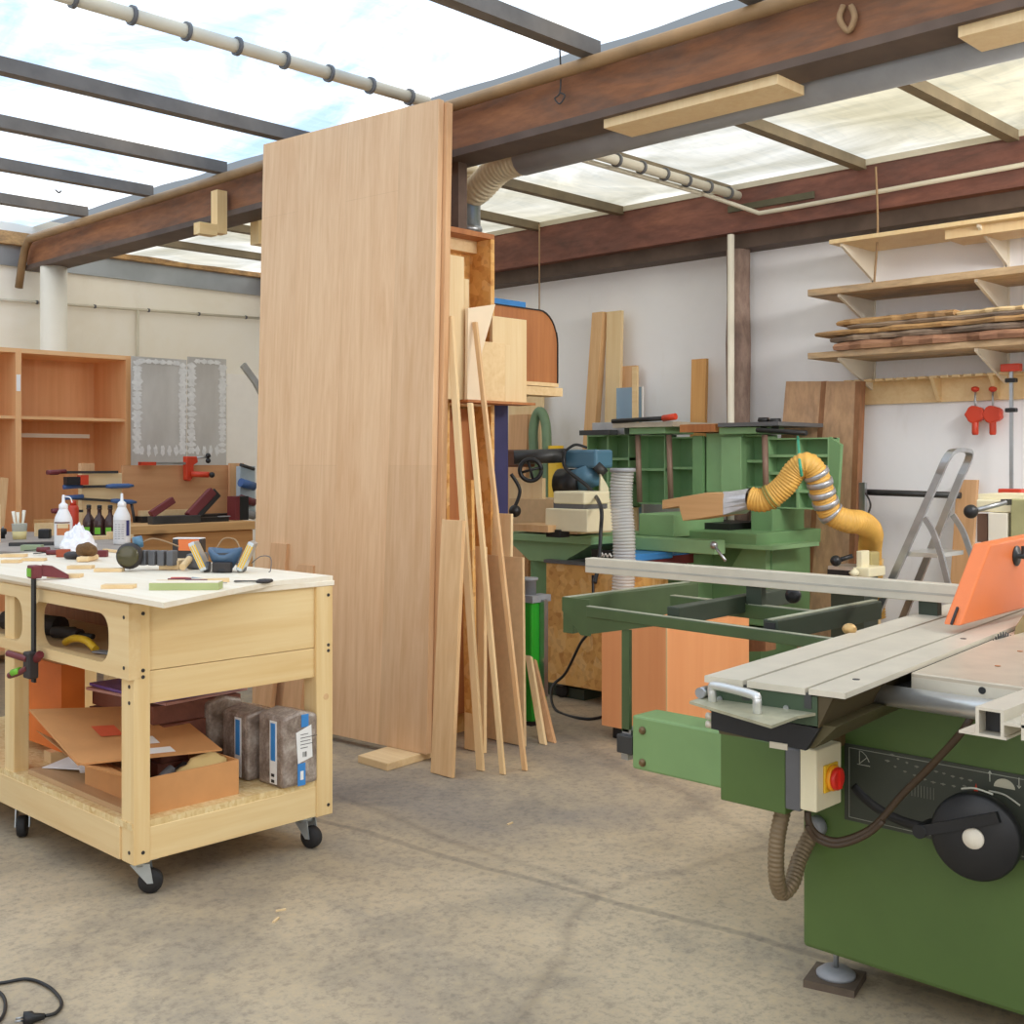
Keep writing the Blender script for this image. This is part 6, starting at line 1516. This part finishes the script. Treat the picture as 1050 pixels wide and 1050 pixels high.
MB().hexa([e+V(0,0,-.05), f+V(0,0,-.045), f+V(.045,0,-.045), e+V(.045,0,-.05)], [e, f, f+V(.045,0,0), e+V(.045,0,0)]).build('outrigger_beam', FRAMEG, t, .003)
MB().slab([e+V(0,0,.0005), f+V(0,0,.0005), f+V(.03,0,.0005), e+V(.03,0,.0005)], (0,0,.002)).build('worn_edge', WORN, t)
g_, h_ = zb_(690, 622, ZT+.03), zb_(812, 601, ZT+.03)
MB().bar(g_+V(0,0,-.03), h_+V(0,0,-.03), .058, .045).build('cross_bar', FRAMEG_D, t, .003)
i_, j_ = zb_(790, 635, ZT+.03), zb_(897, 615, ZT+.03)
cbm = MB().bar(i_+V(0,0,-.032), j_+V(0,0,-.032), .06, .05).build('cross_bar', FRAMEG_D, t, .003)
dd = (j_-i_).normalized(); MB().bar(i_+V(0,0,-.032)-dd*.003, i_+V(0,0,-.032)+dd*.0, .044, .034).build('open_end', BLACK, cbm)
MB().bar(i_+V(0,0,-.001), j_+V(0,0,-.001), .004, .02).build('worn_edge', WORN, cbm)
kk = DP(816, 611, 4.1); MB().lathe([(.012,0),(.028,.01),(.028,.025),(.01,.03)], kk, (-1,0,.2), 14).build('lock_knob', BLACK, t)
kk = ZP(871, 645, .89); MB().ball(kk, .02, (1,1,.8)).build('brass_knob', plain('brass', (196,160,104), .35, .4), t)
# crosscut fence
fX = 3.46
zt_f, zb_f = XP(600, 572, fX).z, XP(600, 587, fX).z
ye1, ye0 = XP(600, 580, fX).y, XP(983, 610, fX).y
cf = MB().box(fX, fX+.05, ye0, ye1, zb_f, zt_f).build('crosscut_fence', ALU_B if False else ALU, t, .002)
MB().box(fX-.0012, fX, ye0, ye1-.003, zb_f+.022, zb_f+.029).build('slot_line', plain('slot_grey', (178,172,160), .5), cf)
for yy in (ye1-.75, ye0+.1): MB().box(fX+.01, fX+.04, yy-.03, yy+.03, ZT, zb_f).build('fence_stay', FRAMEG_D, cf)

# ------------------------------------------------------------------ floor bits
cp = [ZP(-40, 1010, .006), ZP(0, 1008, .006), ZP(28, 1004, .006), ZP(50, 1012, .006), ZP(63, 1027, .006), ZP(58, 1038, .006), ZP(46, 1042, .01)]
t = thing('power_cord', 'black power cord with a two-pin plug lying on the concrete floor', 'cord', ZP(30, 1030, 0))
MB().tube(bez(cp), .0045, 8).build('cable', BLACK, t)
MB().tube(bez([ZP(-20, 1006, .006), ZP(2, 1020, .006), ZP(5, 1036, .006), ZP(-4, 1049, .006), ZP(-30, 1060, .006)]), .0045, 8).build('cable', BLACK, t)
p0, p1 = ZP(46, 1042, .012), ZP(24, 1045, .012); d = (p1-p0).normalized()
pg = MB().tube([p0, p0.lerp(p1,.5), p0.lerp(p1,.6), p1], .012, 12, True, [.007,.011,.016,.017]).build('plug', BLACK, t)
sd = d.cross(UP)
for s in (-1, 1): MB().cyl(p1+sd*s*.008, p1+sd*s*.008+d*.018, .0025, None, 8).build('pin', STEEL, pg)
for px, py, a, l, lab in ((283, 944, .5, .035, 'tiny pale wood shaving on the floor right of bench, the far one'), (288, 934, -.3, .03, 'tiny pale wood shaving on the floor right of bench, nearest to castor'), (523, 845, .1, .03, 'small wood chip lying alone on the floor before the leaning strips')):
    c = ZP(px, py, .0005); tag(MB().cbox(c+V(0,0,.0025), (l, .006, .005), Matrix.Rotation(a, 3, 'Z')).build('wood_shaving', PALE), lab, 'shaving')
# ------------------------------------------------------------------ light
w = bpy.data.worlds.new('world'); scene.world = w; w.use_nodes = True
bg = w.node_tree.nodes['Background']; bg.inputs[0].default_value = (.8, .9, 1, 1); bg.inputs[1].default_value = .3
def area(loc, rot, size, sy, power, col=(1,1,1)):
    l = bpy.data.lights.new('fill_light', 'AREA'); l.shape = 'RECTANGLE'; l.size = size; l.size_y = sy; l.energy = power; l.color = col
    o = bpy.data.objects.new('fill_light', l); o.location = loc; o.rotation_euler = rot; COL.objects.link(o); return o
# added fill lights behind the camera, standing for no known source
area((-1.4, .5, 2.0), (0, math.radians(-78), 0), 2.0, 3.5, 28, (1, .96, .9))
area((1.2, -2.4, 2.2), (math.radians(70), 0, 0), 3.0, 1.6, 16, (1, .95, .88))
def aim(o, p): o.rotation_euler = (Vector(p)-o.location).to_track_quat('-Z', 'Y').to_euler()
# added fill right of the view, no fixture, brightens rear wall and machines
aim(area((5.0, .3, 2.8), (0,0,0), 1.6, .4, 55, (1, .98, .94)), (6.0, 4.0, .9))
scene.view_settings.view_transform = 'Standard'
scene.view_settings.look = 'None'
scene.view_settings.exposure = 0.36
scene.cycles.use_denoising = True
scene.cycles.max_bounces = 8
scene.cycles.diffuse_bounces = 5
